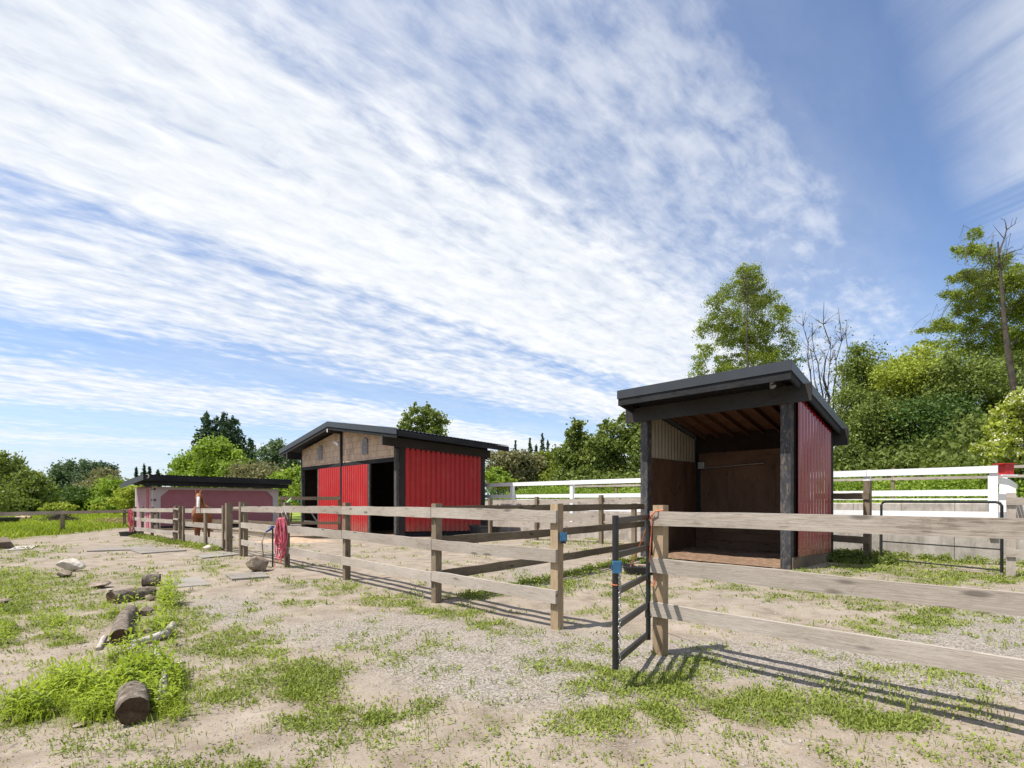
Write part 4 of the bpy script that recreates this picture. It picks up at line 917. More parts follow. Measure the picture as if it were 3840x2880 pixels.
# ------------------------------------------------------------------ gates
gt = thing('metal_gate', P(2308, 2508, 3.7), 'narrow black metal gate standing open beside the tan gate post', 'gate')
def gp_(px, py, far): return P(px, py, 4.62 if far else 3.7)
mb = MB(); mb.tube([gp_(2308, 1933, 0), gp_(2308, 2508, 0)], .024, n=12); mb.build('upright', M['pipe'], gt)
mb = MB(); mb.tube([gp_(2431, 1926, 1), gp_(2431, 2398, 1)], .022, n=12); mb.build('upright', M['pipe'], gt)
for y0_, y1_ in ((1952, 1937), (2080, 2052), (2218, 2160), (2347, 2268), (2476, 2380)):
    mb = MB(); a = gp_(2312, y0_, 0); b_ = gp_(2427, y1_, 1); mb.board(a + Vector((0, 0, .02)), b_ + Vector((0, 0, .02)), .045, .028); mb.build('rail', M['pipe'], gt)
for z_ in (1.0, .36):
    mb = MB(); a = Vector((gp_(2431, 2000, 1).x, 4.62, z_)); mb.tube([a, a + Vector((.09, .0, 0))], .012, n=8); mb.tube([a + Vector((0, 0, -.03)), a + Vector((0, 0, .03))], .03, n=10); mb.build('hinge', M['pipe'], gt)
lt = thing('gate_latch', P(2310, 2150, 3.66), 'blue plastic latch clipped round the black gate upright', 'latch')
mb = MB(); a = P(2310, 2148, 3.66)
mb.box((-.026, -.028, -.0), (.028, .012, .085), a); mb.box((-.036, -.02, .02), (-.0285, .0, .06), a); mb.box((.0305, -.022, .01), (.038, .006, .085), a); mb.build('latch_body', M['blue'], lt)
mb = MB(); mb.tube([a + Vector((-.033, -.01, .066)), a + Vector((-.045, -.012, .05)), a + Vector((-.045, -.012, .03))], .006, n=6); mb.build('lever', M['rubber'], lt)
def chain(pts, r=.010, w_=.0022):
    mb = MB(); L_ = [Vector(p) for p in pts]
    n_ = max(2, int(sum((b - a).length for a, b in zip(L_[:-1], L_[1:])) / (r * 1.9))); 
    for k in range(n_):
        q = (k + .5) / n_ * (len(L_) - 1); i = int(q); c_ = L_[i].lerp(L_[min(i + 1, len(L_) - 1)], q - i)
        ax = Vector((1, 0, 0)) if k % 2 else Vector((.3, 1, 0)).normalized()
        mb.tube([c_ + ax * math.cos(a_) * r * .7 + Vector((0, 0, 1)) * math.sin(a_) * r * 1.35 for a_ in [2 * math.pi * j / 8 for j in range(9)]], w_, n=4, cap=False)
    return mb
mb = chain([P(2323, 2150, 3.68), P(2325, 2250, 3.68), P(2323, 2380, 3.68), P(2324, 2515, 3.69)], .0125, .003); o = mb.build('chain', M['galv'], None, loc=P(2323, 2150, 3.68)); props(o, 'thin steel chain hanging down the open black gate', 'chain')
mb = MB(); c_ = P(2308, 2192, 3.7); mb.tube([c_ + Vector((math.cos(k / 10 * 6.283) * .028, math.sin(k / 10 * 6.283) * .028, 0)) for k in range(11)], .004, n=5)
mb.tube([c_ + Vector((-.02, -.02, 0)), c_ + Vector((-.035, -.025, .03))], .003, n=4); o = mb.build('twine_loop', M['rope'], None, loc=c_); props(o, 'loop of orange twine tied round the black gate upright', 'twine')
# rope from gate post to the pan
def sag(a, b_, s_, n_=14): return [Vector(a).lerp(Vector(b_), k / n_) + Vector((0, 0, -4 * s_ * (k / n_) * (1 - k / n_))) for k in range(n_ + 1)]
top = Vector((Dp[0] - .10, Dp[1] - .06, 1.26)); pan = G(2395, 2135)
mb = MB(); mb.tube(sag(top, Vector((1.26, 5.4, .70)), .02) + sag(Vector((1.26, 5.4, .70)), (pan.x - .18, pan.y - .12, .14), .03)[1:], .0065, n=6)
mb.tube(sag(top + Vector((.01, -.01, .03)), (Dp[0] - .10, Dp[1] + .03, .70), .03) + [Vector((Dp[0] - .07, Dp[1] - .03, .62)), Vector((Dp[0] - .05, Dp[1] - .06, .72))], .006, n=6)
mb.tube([top + Vector((.0, 0, 0)), top + Vector((.03, -.04, .04)), top + Vector((.10, -.02, .05)), top + Vector((.16, .08, .04))], .007, n=6)
o = mb.build('rope', M['rope'], None, loc=tuple(top)); props(o, 'orange rope tied to the tan gate post and trailing to the ground', 'rope')
mb = MB(); mb.tube([Vector((Dp[0] - .04, Dp[1] - .02, .335)), Vector((Dp[0] + .13, Dp[1] + .02, .335)), Vector((Dp[0] + .19, Dp[1] - .02, .325))], .011, n=8); o = mb.build('hinge_bolt', M['pipe'], None, loc=(Dp[0], Dp[1], .33)); props(o, 'black hinge bolt poking through the tan gate post', 'bolt')
# blue insulator on the latch post
la = Vector((A[0] + .015, A[1] - .085, 0)); ins = thing('gate_insulator', (la.x + .06, la.y, .98), 'blue electric gate handle box on the middle latch post', 'insulator')
c_ = Vector((la.x + .038, la.y + .02, .96))
mb = MB(); mb.box((-.03, -.035, 0), (.045, .02, .09), c_); mb.box((-.02, -.045, .01), (.035, -.0355, .08), c_); mb.build('body', M['blue'], ins)
mb = MB(); mb.tube([c_ + Vector((-.01, -.02, .09)), c_ + Vector((.005, -.025, .13)), c_ + Vector((.02, -.02, .09))], .004, n=6); mb.box((-.022, -.03, -.025), (.034, .01, -.0005), c_); mb.build('hook', M['rubber'], ins)
# back pipe gate
gl, gr = Vector((8.42, 11.55, 0)), Vector((9.30, 9.62, 0)); d = (gr - gl).normalized()
pg = thing('pipe_gate', (gl.x, gl.y, -.05), 'wide black pipe gate in front of the concrete block wall', 'gate')
mb = MB(); zt, zb2 = 1.36, .02
mb.tube([gl + Vector((0, 0, zb2)), gl + Vector((0, 0, zt - .07)), gl + d * .03 + Vector((0, 0, zt - .02)), gl + d * .09 + Vector((0, 0, zt)), gr - d * .09 + Vector((0, 0, zt)), gr - d * .03 + Vector((0, 0, zt - .02)), gr + Vector((0, 0, zt - .07)), gr + Vector((0, 0, zb2))], .025, n=10); mb.build('frame', M['pipe'], pg)
for z_ in (.98, .72, .46, .06):
    mb = MB(); mb.tube([gl + Vector((0, 0, z_)), gr + Vector((0, 0, z_))], .014, n=8); mb.build('rail', M['pipe'], pg)

# ------------------------------------------------------------------ hoses
def hose(loc, label, r=.22, hgt=.62, n_=12, seed=3):
    rr = random.Random(seed); T = thing('garden_hose', loc, label, 'hose'); top_ = Vector(loc)
    ax = Vector((.80, -.60, 0)).normalized(); out = Vector((-.6, -.8, 0)).normalized()
    mb = MB(); pts = []
    for k in range(n_):
        w_ = r * rr.uniform(.25, .62); hh = hgt * rr.uniform(.72, 1.28); ox = rr.uniform(-.05, .07); oo = .03 + .008 * k + rr.uniform(0, .03)
        for j in range(18):
            a = 2 * math.pi * j / 18; x_ = math.sin(a) * w_ * (1.0 - .35 * math.cos(a)); z_ = (math.cos(a) - 1) / 2 * hh
            pts.append(top_ + ax * (x_ + ox) + out * (oo + .02 * math.sin(a * 2 + k)) + Vector((0, 0, z_)))
    mb.tube(pts, .0125, n=6); mb.build('hose_coil', M['hose'], T)
    mb = MB(); lo = [top_ + ax * (.12 * math.cos(a) - .06) + out * .14 + Vector((0, 0, -hgt * 1.22 + .13 * math.sin(a) - .10)) for a in [2 * math.pi * j / 14 for j in range(11)]]
    mb.tube([top_ + ax * .12 + out * .08 + Vector((0, 0, -hgt * .9))] + lo, .012, n=6); mb.build('hose_tail', M['rope'], T)
    return T
def proj1(v): return (CX + F * v[0] / v[1], HY - F * (v[2] - CZ) / v[1])
hp = Vector((H[0] + .02, H[1] - .12, 1.02)); ht = hose(hp, 'pink garden hose coiled on the middle paddock fence post', .27, .70, 13)
mb = MB(); mb.tube([hp + Vector((-.02, -.05, .0)), hp + Vector((-.03, -.10, .10)), hp + Vector((0, -.04, .2)), hp + Vector((.06, -.10, .08)), hp + Vector((.08, -.06, -.02))], .012, n=6); mb.build('hanger', M['trim_white'], ht)
sp = Vector((H[0] - .28, H[1] - .05, 0)); tp = thing('standpipe', (sp.x, sp.y, -.05), 'thin dark standpipe with a blue tap beside the pink hose', 'tap')
mb = MB(); mb.tube([sp + Vector((0, 0, -.2)), sp + Vector((0, 0, .78))], .018, n=8); mb.build('pipe', M['pipe'], tp)
mb = MB(); mb.tube([sp + Vector((-.03, 0, .79)), sp + Vector((.02, -.02, .83))], .03, n=10); mb.tube([sp + Vector((-.03, -.02, .78)), sp + Vector((-.13, -.04, .72))], [.026, .016], n=8); mb.box((-.04, -.02, .83), (.03, .02, .85), sp); mb.build('tap', M['navy'], tp)
mb = MB(); mb.tube([sp + Vector((-.14, -.04, .70)), sp + Vector((-.20, -.06, .5)), sp + Vector((-.16, -.08, .2)), sp + Vector((-.08, -.10, .0)), sp + Vector((.04, -.14, -.02))], .011, n=6); mb.build('feed_hose', M['rail_dark'], tp)
hp2 = Vector((-17.78, 23.75, .98)); hose(hp2, 'faded pink hose hanging on the farthest fence post by the meadow', .30, .95, 12, 5)

# ------------------------------------------------------------------ tubs, pans, boards
def tub(name, c_, rx, ry, h, label, rot=0., th=.03, mt='rubber', flare=1.15, cat='tub'):
    mb = MB(); n_ = 28; cr_, sr_ = math.cos(rot), math.sin(rot)
    def ring(z, k): return [Vector((c_[0] + (math.copysign(abs(math.cos(a)) ** .7, math.cos(a)) * rx * k) * cr_ - (math.copysign(abs(math.sin(a)) ** .7, math.sin(a)) * ry * k) * sr_, c_[1] + (math.copysign(abs(math.cos(a)) ** .7, math.cos(a)) * rx * k) * sr_ + (math.copysign(abs(math.sin(a)) ** .7, math.sin(a)) * ry * k) * cr_, c_[2] + z)) for a in [2 * math.pi * i / n_ for i in range(n_)]]
    rs = [ring(0, 1), ring(h * .9, flare), ring(h * .9, flare + .05), ring(h, flare + .05), ring(h, flare - .03), ring(.04, .95)]
    for a, b_ in zip(rs[:-1], rs[1:]):
        for i in range(n_): j = (i + 1) % n_; mb.quad(a[i], a[j], b_[j], b_[i])
    mb.poly(rs[-1]); mb.poly(rs[0][::-1]); o = mb.build(name, M[mt], None, loc=c_); props(o, label, cat); return o
q = G(1822, 2012); tub('water_trough', (q.x, q.y, gzf(q.x, q.y) - .02), .62, .36, .50, 'black rubber water trough beside the red barn wall', -.3)
q = G(2396, 2150); tub('rubber_pan', (q.x, q.y, gzf(q.x, q.y)), .26, .24, .15, 'shallow black rubber feed pan on the ground by the shelter post')
mb = MB(); mb.board((q.x - .05, q.y + .02, q.z + .17), (q.x + .38, q.y + .1, q.z + .13), .03, .18); o = mb.build('salt_block', M['dirt_mound'], None, loc=q); props(o, 'pinkish clay slab lying on the black rubber pan', 'slab')
q = G(487, 2010); tub('rubber_pan', (q.x, q.y, gzf(q.x, q.y)), .34, .30, .20, 'black rubber tub tipped by the farthest fence post')
q = G(10, 1968); tub('round_feeder', (q.x - .3, q.y, gzf(q.x, q.y)), .95, .9, .55, 'dark round feeder standing in the green meadow at far left')
def slab(name, pts, h, mt, label, cat):
    g_ = [G(*p) for p in pts]; zc_ = sum(p.z for p in g_) / 4; mb = MB(); b_ = [Vector((p.x, p.y, p.z - .02)) for p in g_]; t_ = [Vector((p.x, p.y, p.z + h)) for p in g_]
    mb.box8(b_ + t_); 
    mb.uv = [(v.x, v.y) for v in mb.v]
    o = mb.build(name, M[mt], None, loc=tuple(g_[0])); props(o, label, cat)
slab('stall_mat', [(325, 2070), (600, 2062), (560, 2049), (395, 2056)], .035, 'mat_board', 'long thin grey stall mat lying on the dirt, farther of two', 'mat')
slab('stall_mat', [(530, 2079), (700, 2067), (640, 2056), (490, 2066)], .035, 'mat_board', 'thin grey stall mat with a curled edge, nearer the fence', 'mat')
slab('stall_mat', [(760, 2096), (915, 2080), (850, 2072), (735, 2085)], .03, 'mat_board', 'pale worn mat on the ground just in front of the plank gate', 'mat')
slab('paving_slab', [(870, 2178), (1010, 2168), (985, 2150), (845, 2160)], .035, 'mat_board', 'grey paving slab lying below the big brown boulder', 'slab')
slab('paving_slab', [(640, 2208), (790, 2196), (745, 2166), (620, 2180)], .02, 'mat_board', 'half buried grey paving slab beside the weed patch', 'slab')
slab('white_board', [(30, 2066), (118, 2060), (140, 2048), (60, 2052)], .03, 'trim_white', 'flat white board lying on the grass at left', 'board')
slab('black_beam', [(-160, 2072), (42, 2056), (30, 2034), (-160, 2046)], .22, 'rail_dark', 'thick dark timber block at the left edge of the yard', 'timber')
mb = MB(); cc = G(1230, 2040)
# ------------------------------------------------------------------ rocks and logs
def rock(px, py, wpx, hpx, label, mt='rock', seed=0, name='rock', flat=1.):
    c_ = G(px, py); sc = c_.y / F; rx = wpx * sc / 2; rz_ = hpx * sc / 2
    bm = bmesh.new(); bmesh.ops.create_icosphere(bm, subdivisions=4, radius=1)
    rr = np.random.default_rng(seed); dirs = rr.normal(size=(16, 3)); dirs /= np.linalg.norm(dirs, axis=1)[:, None]; cut = rr.uniform(.48, .9, 16)
    for v in bm.verts:
        p = np.array(v.co); 
        for d_, k in zip(dirs, cut):
            e = p @ d_ - k
            if e > 0: p = p - d_ * e * .97
        p = p * (1 + .07 * (float(fbm(np.array([p[0] * 3 + seed]), np.array([p[1] * 3 + p[2] * 2.]), seed)[0]) - .5) + .04 * (float(vnoise(np.array([p[0] * 9]), np.array([p[2] * 9 + p[1] * 7]), seed)[0]) - .5))
        v.co = Vector((p[0] * rx, p[1] * rx * .8, p[2] * rz_ * flat))
    me = bpy.data.meshes.new(name); bm.to_mesh(me); bm.free(); me.polygons.foreach_set('use_smooth', [True] * len(me.polygons)); me.materials.append(M[mt])
    o = link(name, me, None, (c_.x, c_.y, c_.z + rz_ * .72)); props(o, label, 'rock'); return o
rock(962, 2143, 112, 84, 'big rough brown boulder on the ground beside the pink hose', 'rock', 3, 'boulder')
rock(778, 2064, 44, 24, 'smooth tan stone lying under the plank gate', 'rock_pale', 5)
rock(268, 2142, 104, 56, 'broad pale boulder in the grass at upper left', 'rock_pale', 27, 'boulder')
rock(240, 2164, 70, 36, 'smaller tan rock leaning against the pale boulder', 'rock', 8)
rock(372, 2204, 82, 34, 'flat grey rock left of the fallen logs', 'rock', 9)
rock(355, 2228, 30, 12, 'small white stone below the flat grey rock', 'rock_pale', 10)
rock(412, 2216, 36, 12, 'thin white stone between flat rock and log', 'rock_pale', 11)
rock(562, 2252, 44, 26, 'round brown rock in the weeds under the first log', 'rock', 12)
rock(550, 2306, 62, 40, 'rounded brown stone at the end of the curved log', 'rock', 13)
rock(422, 2300, 46, 34, 'small brown rock left of the curved log', 'rock', 14)
rock(682, 2488, 38, 14, 'small cream stone on bare dirt right of the weeds', 'rock_pale', 15)
rock(320, 2424, 12, 8, 'tiny cream pebble on bare dirt at left', 'rock_pale', 16)
rock(300, 2722, 80, 18, 'flat grey rock at the bottom of the weed patch', 'rock', 17)
rock(8, 2262, 60, 26, 'grey brown rock at the left edge of the yard', 'rock', 18)
rock(2490, 2290, 8, 6, 'tiny pale stone by the tan gate post', 'rock_pale', 19)
def log(name, pts, r, label, mt='bark', ends=True, cat='log', seed=1, n_=22):
    """pts: list of world points (axis), r list"""
    rr = random.Random(seed); P_ = [Vector(p) for p in pts]; 
    m_ = 10; sm_ = []
    for k in range(len(P_) - 1):
        for j in range(m_): sm_.append((P_[k].lerp(P_[k + 1], j / m_), r[k] + (r[k + 1] - r[k]) * j / m_))
    sm_.append((P_[-1], r[-1])); mb = MB(); rings = []
    for k, (p, q_) in enumerate(sm_):
        d_ = (sm_[min(k + 1, len(sm_) - 1)][0] - sm_[max(k - 1, 0)][0]).normalized(); a = d_.cross(Vector((0, 0, 1)))
        if a.length < .1: a = d_.cross(Vector((1, 0, 0)))
        a.normalize(); b_ = d_.cross(a)
        ring = []
        for i in range(n_):
            th = 2 * math.pi * i / n_; nz = float(vnoise(np.array([i * .9 + seed * 3.]), np.array([k * .35]), seed)[0]); nz2 = float(vnoise(np.array([math.cos(th) * 2 + 5.]), np.array([math.sin(th) * 2 + k * .1]), seed + 2)[0])
            ring.append(p + (a * math.cos(th) + b_ * math.sin(th)) * q_ * (.86 + .14 * nz + .2 * (nz2 - .3)))
        rings.append(ring)
    for a, b_ in zip(rings[:-1], rings[1:]):
        for i in range(n_): j = (i + 1) % n_; mb.quad(a[i], a[j], b_[j], b_[i])
    o = mb.build(name, M[mt], None, loc=tuple(P_[0]), smooth=True); props(o, label, cat)
    for ring, sg in ((rings[0], -1), (rings[-1], 1)):
        mb = MB(); c_ = sum(ring, Vector()) / n_; d_ = (sm_[1][0] - sm_[0][0]).normalized() if sg < 0 else (sm_[-1][0] - sm_[-2][0]).normalized()
        c_ = c_ - d_ * sg * r[0] * .12
        for i in range(n_): j = (i + 1) % n_; mb.poly([c_, ring[i], ring[j]] if sg > 0 else [c_, ring[j], ring[i]])
        mb.build('cut_end', M['cut'] if mt == 'bark' else M[mt], o)
    return o
def gl_(px, py, up): g = G(px, py); return Vector((g.x, g.y, g.z + up))
log('log', [gl_(498, 2722, .09), gl_(500, 2660, .10)], [.088, .092], 'short rotten log with a dark hollow end in the foreground weeds', seed=4)
log('log', [gl_(448, 2418, .07), gl_(462, 2355, .08), gl_(490, 2312, .07)], [.085, .082, .07], 'cut brown log lying end on in the middle of the weeds', seed=5)
log('log', [gl_(415, 2262, .07), gl_(500, 2250, .08), gl_(578, 2240, .08)], [.10, .09, .085], 'grey log lying crosswise in the upper weeds', seed=6)
log('log', [gl_(535, 2198, .10), gl_(600, 2196, .10)], [.11, .10], 'dark short log at the top of the weed row', seed=8)
log('branch', [gl_(500, 2425, .03), gl_(560, 2410, .03), gl_(620, 2396, .05), gl_(648, 2366, .07)], [.034, .040, .042, .036], 'curved bleached branch lying right of the middle log', 'drift', cat='branch', seed=7)
log('branch', [gl_(596, 2505, .03), gl_(590, 2476, .05), gl_(586, 2448, .06)], [.030, .034, .028], 'stubby grey stick sticking out of the weeds', 'drift', cat='branch', seed=9)
log('branch', [gl_(600, 2650, .02), gl_(610, 2610, .06), gl_(622, 2565, .10)], [.038, .030, .020], 'weathered forked stick right of the rotten foreground log', 'drift', cat='branch', seed=10)
log('branch', [gl_(368, 2440, .01), gl_(392, 2405, .04)], [.024, .028], 'pale split stick left of the middle log', 'drift', cat='branch', seed=11)
# low dirt mound inside the paddock
def mound(name, px, py, rx, ry, h, mt, label, cat, seed=0):
    c_ = G(px, py); n_ = 28; vs = []; fs = []
    xs_ = np.linspace(-1.15, 1.15, n_); X_, Y_ = np.meshgrid(xs_, xs_); X2 = c_.x + X_ * rx; Y2 = c_.y + Y_ * ry; rr_ = np.sqrt(X_ ** 2 + Y_ ** 2)
    Z2 = gz(X2, Y2) - .03 + h * (1 - sm(.1, 1.05, rr_)) * (.75 + .5 * fbm(X2 * 1.6, Y2 * 1.6, seed))
    me = bpy.data.meshes.new(name); ii = np.arange(n_ * n_).reshape(n_, n_)
    me.from_pydata([(float(a - c_.x), float(b - c_.y), float(c - c_.z)) for a, b, c in zip(X2.ravel(), Y2.ravel(), Z2.ravel())], [], [tuple(int(i) for i in q_) for q_ in np.stack([ii[:-1, :-1], ii[:-1, 1:], ii[1:, 1:], ii[1:, :-1]], -1).reshape(-1, 4)])
    me.polygons.foreach_set('use_smooth', [True] * len(me.polygons)); me.materials.append(M[mt]); o = link(name, me, None, tuple(c_)); props(o, label, cat, kind='stuff')
mound('dirt_pile', 1100, 2030, 1.9, .9, .16, 'dirt_mound', 'low bare orange dirt mound inside the middle paddock', 'dirt')
#PART3
# ------------------------------------------------------------------ trees: trunk, limbs and crowns of many leaves
def PP(px, py, d): return np.array(P(px, py, d))
def limb(mb, a, b_, r0, r1, n_=6, seg=6, bend=.05):
    a = np.array(a, float); b_ = np.array(b_, float); L_ = np.linalg.norm(b_ - a); off = RN.normal(size=3) * L_ * bend; off[2] = abs(off[2]) * .25
    pts = [a + (b_ - a) * k + off * (4 * k * (1 - k)) * .5 + RN.normal(size=3) * L_ * .012 for k in np.linspace(0, 1, seg)] if seg < 20 else [a + (b_ - a) * k + off * (4 * k * (1 - k)) * .5 + np.array([math.sin(k * 9 + a[0]), math.cos(k * 7), 0]) * L_ * .006 for k in np.linspace(0, 1, seg)]
    mb.tube([Vector(p) for p in pts], r0, r1, n=n_, cap=False); return pts
def tree(name, label, cat, trunk, d, lobes, nl, size, leaf, group=None, dz=.9, clump=.20, per=26, tr=.22, bark='tbark', base_z=None, twigs=0, hollow=.35, asp=.62, extra=None, depth=1.0):
    """trunk: (px of foot, px of top, py of top). lobes: (px, py, rx, ry[, depth offset])"""
    x0 = (trunk[0] - CX) / F * d; bz_ = gsmz(x0, d) if base_z is None else base_z
    T = thing(name, (x0, d, bz_), label, cat, group)
    foot = np.array([x0, d, bz_ - .3]); top_ = PP(trunk[1], trunk[2], d)
    mb = MB(); tp_ = limb(mb, foot, top_, tr, tr * .16, 8, 25, .03)
    ext = []
    for l in lobes:   # smaller tufts break up every rounded outline
        for q_ in range(4 if min(l[2], l[3]) > 22 else 1):
            a_ = RN.uniform(0, 6.283); ext.append((l[0] + math.cos(a_) * l[2] * RN.uniform(.7, 1.05), l[1] - abs(math.sin(a_)) * l[3] * RN.uniform(.6, 1.1), l[2] * RN.uniform(.22, .42), l[3] * RN.uniform(.25, .5)) + ((l[4] + RN.normal() * l[2] / F * d * .5,) if len(l) > 4 else ()))
    lobes = list(lobes) + ext
    area = np.array([l[2] * l[3] for l in lobes], float); area /= area.sum()
    ctrs, tints = [], []
    nmain = len(lobes) - len(ext)
    for li, (l, a_) in enumerate(zip(lobes, area)):
        dd = d + (l[4] if len(l) > 4 else RN.normal() * d * .02 * depth); c_ = PP(l[0], l[1], dd); rx = l[2] / F * dd; rz_ = l[3] / F * dd; ry = rx * dz
        n_ = max(3, int(nl * a_ / per)); v = RN.normal(size=(n_, 3)); v /= np.linalg.norm(v, axis=1)[:, None]
        rad = (hollow + (1 - hollow) * RN.uniform(0, 1, n_)) ** .7; cc = c_ + v * rad[:, None] * np.array([rx, ry, rz_])
        cr = clump * min(rx, rz_) ** .5 * RN.uniform(.5, 1.6, n_); lobe_t = RN.uniform(-.22, .22)
        k_ = RN.poisson(per, n_) + 4; cidx = np.repeat(np.arange(n_), k_); pts = cc[cidx] + RN.normal(size=(len(cidx), 3)) * cr[cidx][:, None] * np.array([1, 1, .7])
        ctrs.append(pts); tints.append(np.clip((.5 + lobe_t + RN.normal(size=n_) * .28)[cidx], 0, 1))
        if li >= nmain: continue
        q = min(range(len(tp_)), key=lambda i: abs(tp_[i][2] - (c_[2] - rz_ * .8 - .15 * abs(c_[0] - tp_[i][0])))); q = max(1, min(q, len(tp_) - 2))
        lp = limb(mb, tp_[q], c_, tr * .34 * (1.05 - q / len(tp_)), tr * .05, 5, 6)
        for i in range(min(n_, 2 + twigs)): limb(mb, lp[RN.integers(2, 5)], cc[i], tr * .06, tr * .02, 4, 4)
    mb.build('trunk', M[bark], T)
    pts = np.concatenate(ctrs); tn = np.concatenate(tints)
    npmesh('crown', leafquads(pts, size, .3, asp), 4, L[leaf], tn, T)
    if extra: extra(T, pts)
    return T
def gsmz(x, y): return float(gz(np.array([x]), np.array([y]))[0])
def conifer(label, px, d, topy, wpx, basey=1920, group=None, leaf='conifer', nb=34, size=None, name='conifer', skew=0):
    x0 = (px - CX) / F * d; top_ = CZ + (HY - topy) / F * d; bz_ = gsmz(x0, d); Hh = top_ - bz_; Wd = wpx / F * d * .85; size = size or d * .0048
    T = thing(name, (x0, d, bz_), label, 'conifer', group); mb = MB(); mb.tube([Vector((x0, d, bz_ - .3)), Vector((x0 + skew * .5, d, bz_ + Hh * .5)), Vector((x0 + skew, d, top_))], [Hh * .018, Hh * .010, .03], n=6); mb.build('trunk', M['tbark'], T)
    P_, tn = [], []
    for lev in np.linspace(.04, 1, nb):
        z = top_ - lev * Hh * .93; nbr = int(5 + 5 * lev); L0 = Wd * (lev ** .8) * RN.uniform(.82, 1.12)
        for k in range(nbr):
            a = RN.uniform(0, 6.283); l = L0 * RN.uniform(.55, 1.2); m_ = max(5, int(l / size * 5.5)); u = RN.uniform(.05, 1, m_) ** .8
            rr = u * l; sp = (.28 * (1 - u) + .06) * l * .55; zz = z - .22 * rr + .10 * rr * u + Hh * .012
            P_.append(np.stack([x0 + skew * (1 - lev) + np.cos(a) * rr + RN.normal(size=m_) * sp, d + np.sin(a) * rr + RN.normal(size=m_) * sp, zz + RN.normal(size=m_) * size * .45 - RN.uniform(0, 1, m_) * size * .6], -1)); tn.append(np.full(m_, RN.uniform(0, 1)))
    pts = np.concatenate(P_); npmesh('crown', leafquads(pts, size * 1.25, -.2, .5), 4, L[leaf], np.concatenate(tn), T); return T
# --- right side
GR = 'trees behind the shelter and arena'
def cotton():
    lobes = []
    prof = [(1022, 26), (1055, 72), (1095, 108), (1140, 138), (1190, 158), (1240, 174), (1290, 186), (1340, 194), (1390, 190)]
    for y, w_ in prof:
        k = max(1, int(w_ / 42))
        for i in range(k + 1):
            u = (i / k * 2 - 1) if k > 0 else 0; lobes.append((2800 + u * (w_ - 22) + RN.normal() * 8, y + abs(u) * 22 + RN.normal() * 8, 34 + RN.uniform(-5, 9), 30 + RN.uniform(-5, 9), 38 + RN.normal() * 1.6))
        for i in range(max(1, k - 1)): lobes.append((2800 + RN.uniform(-.6, .6) * w_, y + RN.normal() * 10, 40, 32, 38 + RN.choice([-1, 1]) * w_ / F * 38 * .6))
    return tree('cottonwood', 'tall full cottonwood tree rising behind the open shelter roof', 'tree', (2800, 2800, 1030), 38, lobes, 44000, .20, 'olive', tr=.15, clump=.30, hollow=.1, per=16, asp=.8)
cotton()
def bare(name, label, px, d, topy, stems, spread, r=.10, cat='tree', bark='pbark', leafy=0, leaf='grey', seed=1):
    rr = np.random.default_rng(seed); x0 = (px - CX) / F * d; bz_ = gsmz(x0, d); T = thing(name, (x0, d, bz_), label, cat, None); mb = MB(); tips = []
    Ht = CZ + (HY - topy) / F * d - bz_
    for s_ in range(stems):
        th = rr.uniform(0, 6.28); sp = spread * rr.uniform(.2, 1) * (-1 if s_ % 2 else 1); b_ = np.array([x0 + sp, d + math.sin(th) * spread * .5, bz_ + Ht * rr.uniform(.72, 1.)])
        if s_ == 0: b_ = np.array([x0 - spread * .1, d, bz_ + Ht])
        sp_ = limb(mb, (x0, d, bz_ - .2 if s_ == 0 else bz_ + Ht * .12), b_, r * (1 if s_ == 0 else .6), r * .08, 6, 10, .05)
        for k in range(16):
            i = rr.integers(3, 9); p = np.array(sp_[i]); l = Ht * rr.uniform(.05, .16) * (1.25 - i / 10); dr = np.array([rr.normal() * .7, rr.normal() * .5, rr.uniform(.6, 1.4)]); dr /= np.linalg.norm(dr)
            q_ = p + dr * l * 1.1; lp = limb(mb, p, q_, r * .16, r * .04, 4, 5); tips.append(q_)
            for j in range(4):
                p2 = np.array(lp[rr.integers(1, 5)]); dr2 = dr + rr.normal(size=3) * .6; e_ = p2 + dr2 / np.linalg.norm(dr2) * l * rr.uniform(.3, .6); limb(mb, p2, e_, r * .06, r * .02, 3, 3); tips.append(e_)
    mb.build('trunk', M[bark], T)
    if leafy:
        tp = np.array(tips); c_ = tp[rr.integers(0, len(tp), leafy)] + RN.normal(size=(leafy, 3)) * .28; npmesh('crown', leafquads(c_, .13, 0, .6), 4, L[leaf], RN.uniform(0, 1, leafy), T)
    return T
bare('bare_tree', 'leafless grey tree right behind the shelter roof', 3100, 33, 1125, 7, 1.7, .13, seed=4, bark='tbark', leafy=260, leaf='grey')
bare('birch_sapling', 'thin sparse birch with pale twigs right of the leafless tree', 3290, 33, 1240, 5, 1.4, .08, leafy=2600, leaf='blue', seed=6)
def snag(T, pts):
    mb = MB(); q_ = lambda x, y: PP(x, y, 25.)
    for a, b_, r0 in (((3745, 990), (3775, 862), .05), ((3775, 862), (3768, 826), .03), ((3775, 862), (3806, 840), .03), ((3806, 840), (3812, 815), .018), ((3768, 826), (3752, 818), .012), ((3790, 850), (3798, 818), .012), ((3766, 895), (3735, 858), .02), ((3750, 960), (3830, 935), .022), ((3830, 935), (3850, 905), .012), ((3740, 1000), (3700, 985), .02), ((3735, 858), (3724, 842), .01)):
        limb(mb, q_(*a), q_(*b_), r0, r0 * .45, 5, 5, .06)
    mb.build('bare_limbs', M['tbark'], T)
bare('birch_sapling', 'slim leafy sapling above the pale green tree on the slope', 3200, 34, 1335, 5, 1.2, .07, leafy=3000, leaf='mid', seed=16)
bare('birch_sapling', 'tall thin sapling sticking out above the yellow green tree', 3385, 33, 1290, 4, 1.0, .07, leafy=2400, leaf='olive', seed=17)
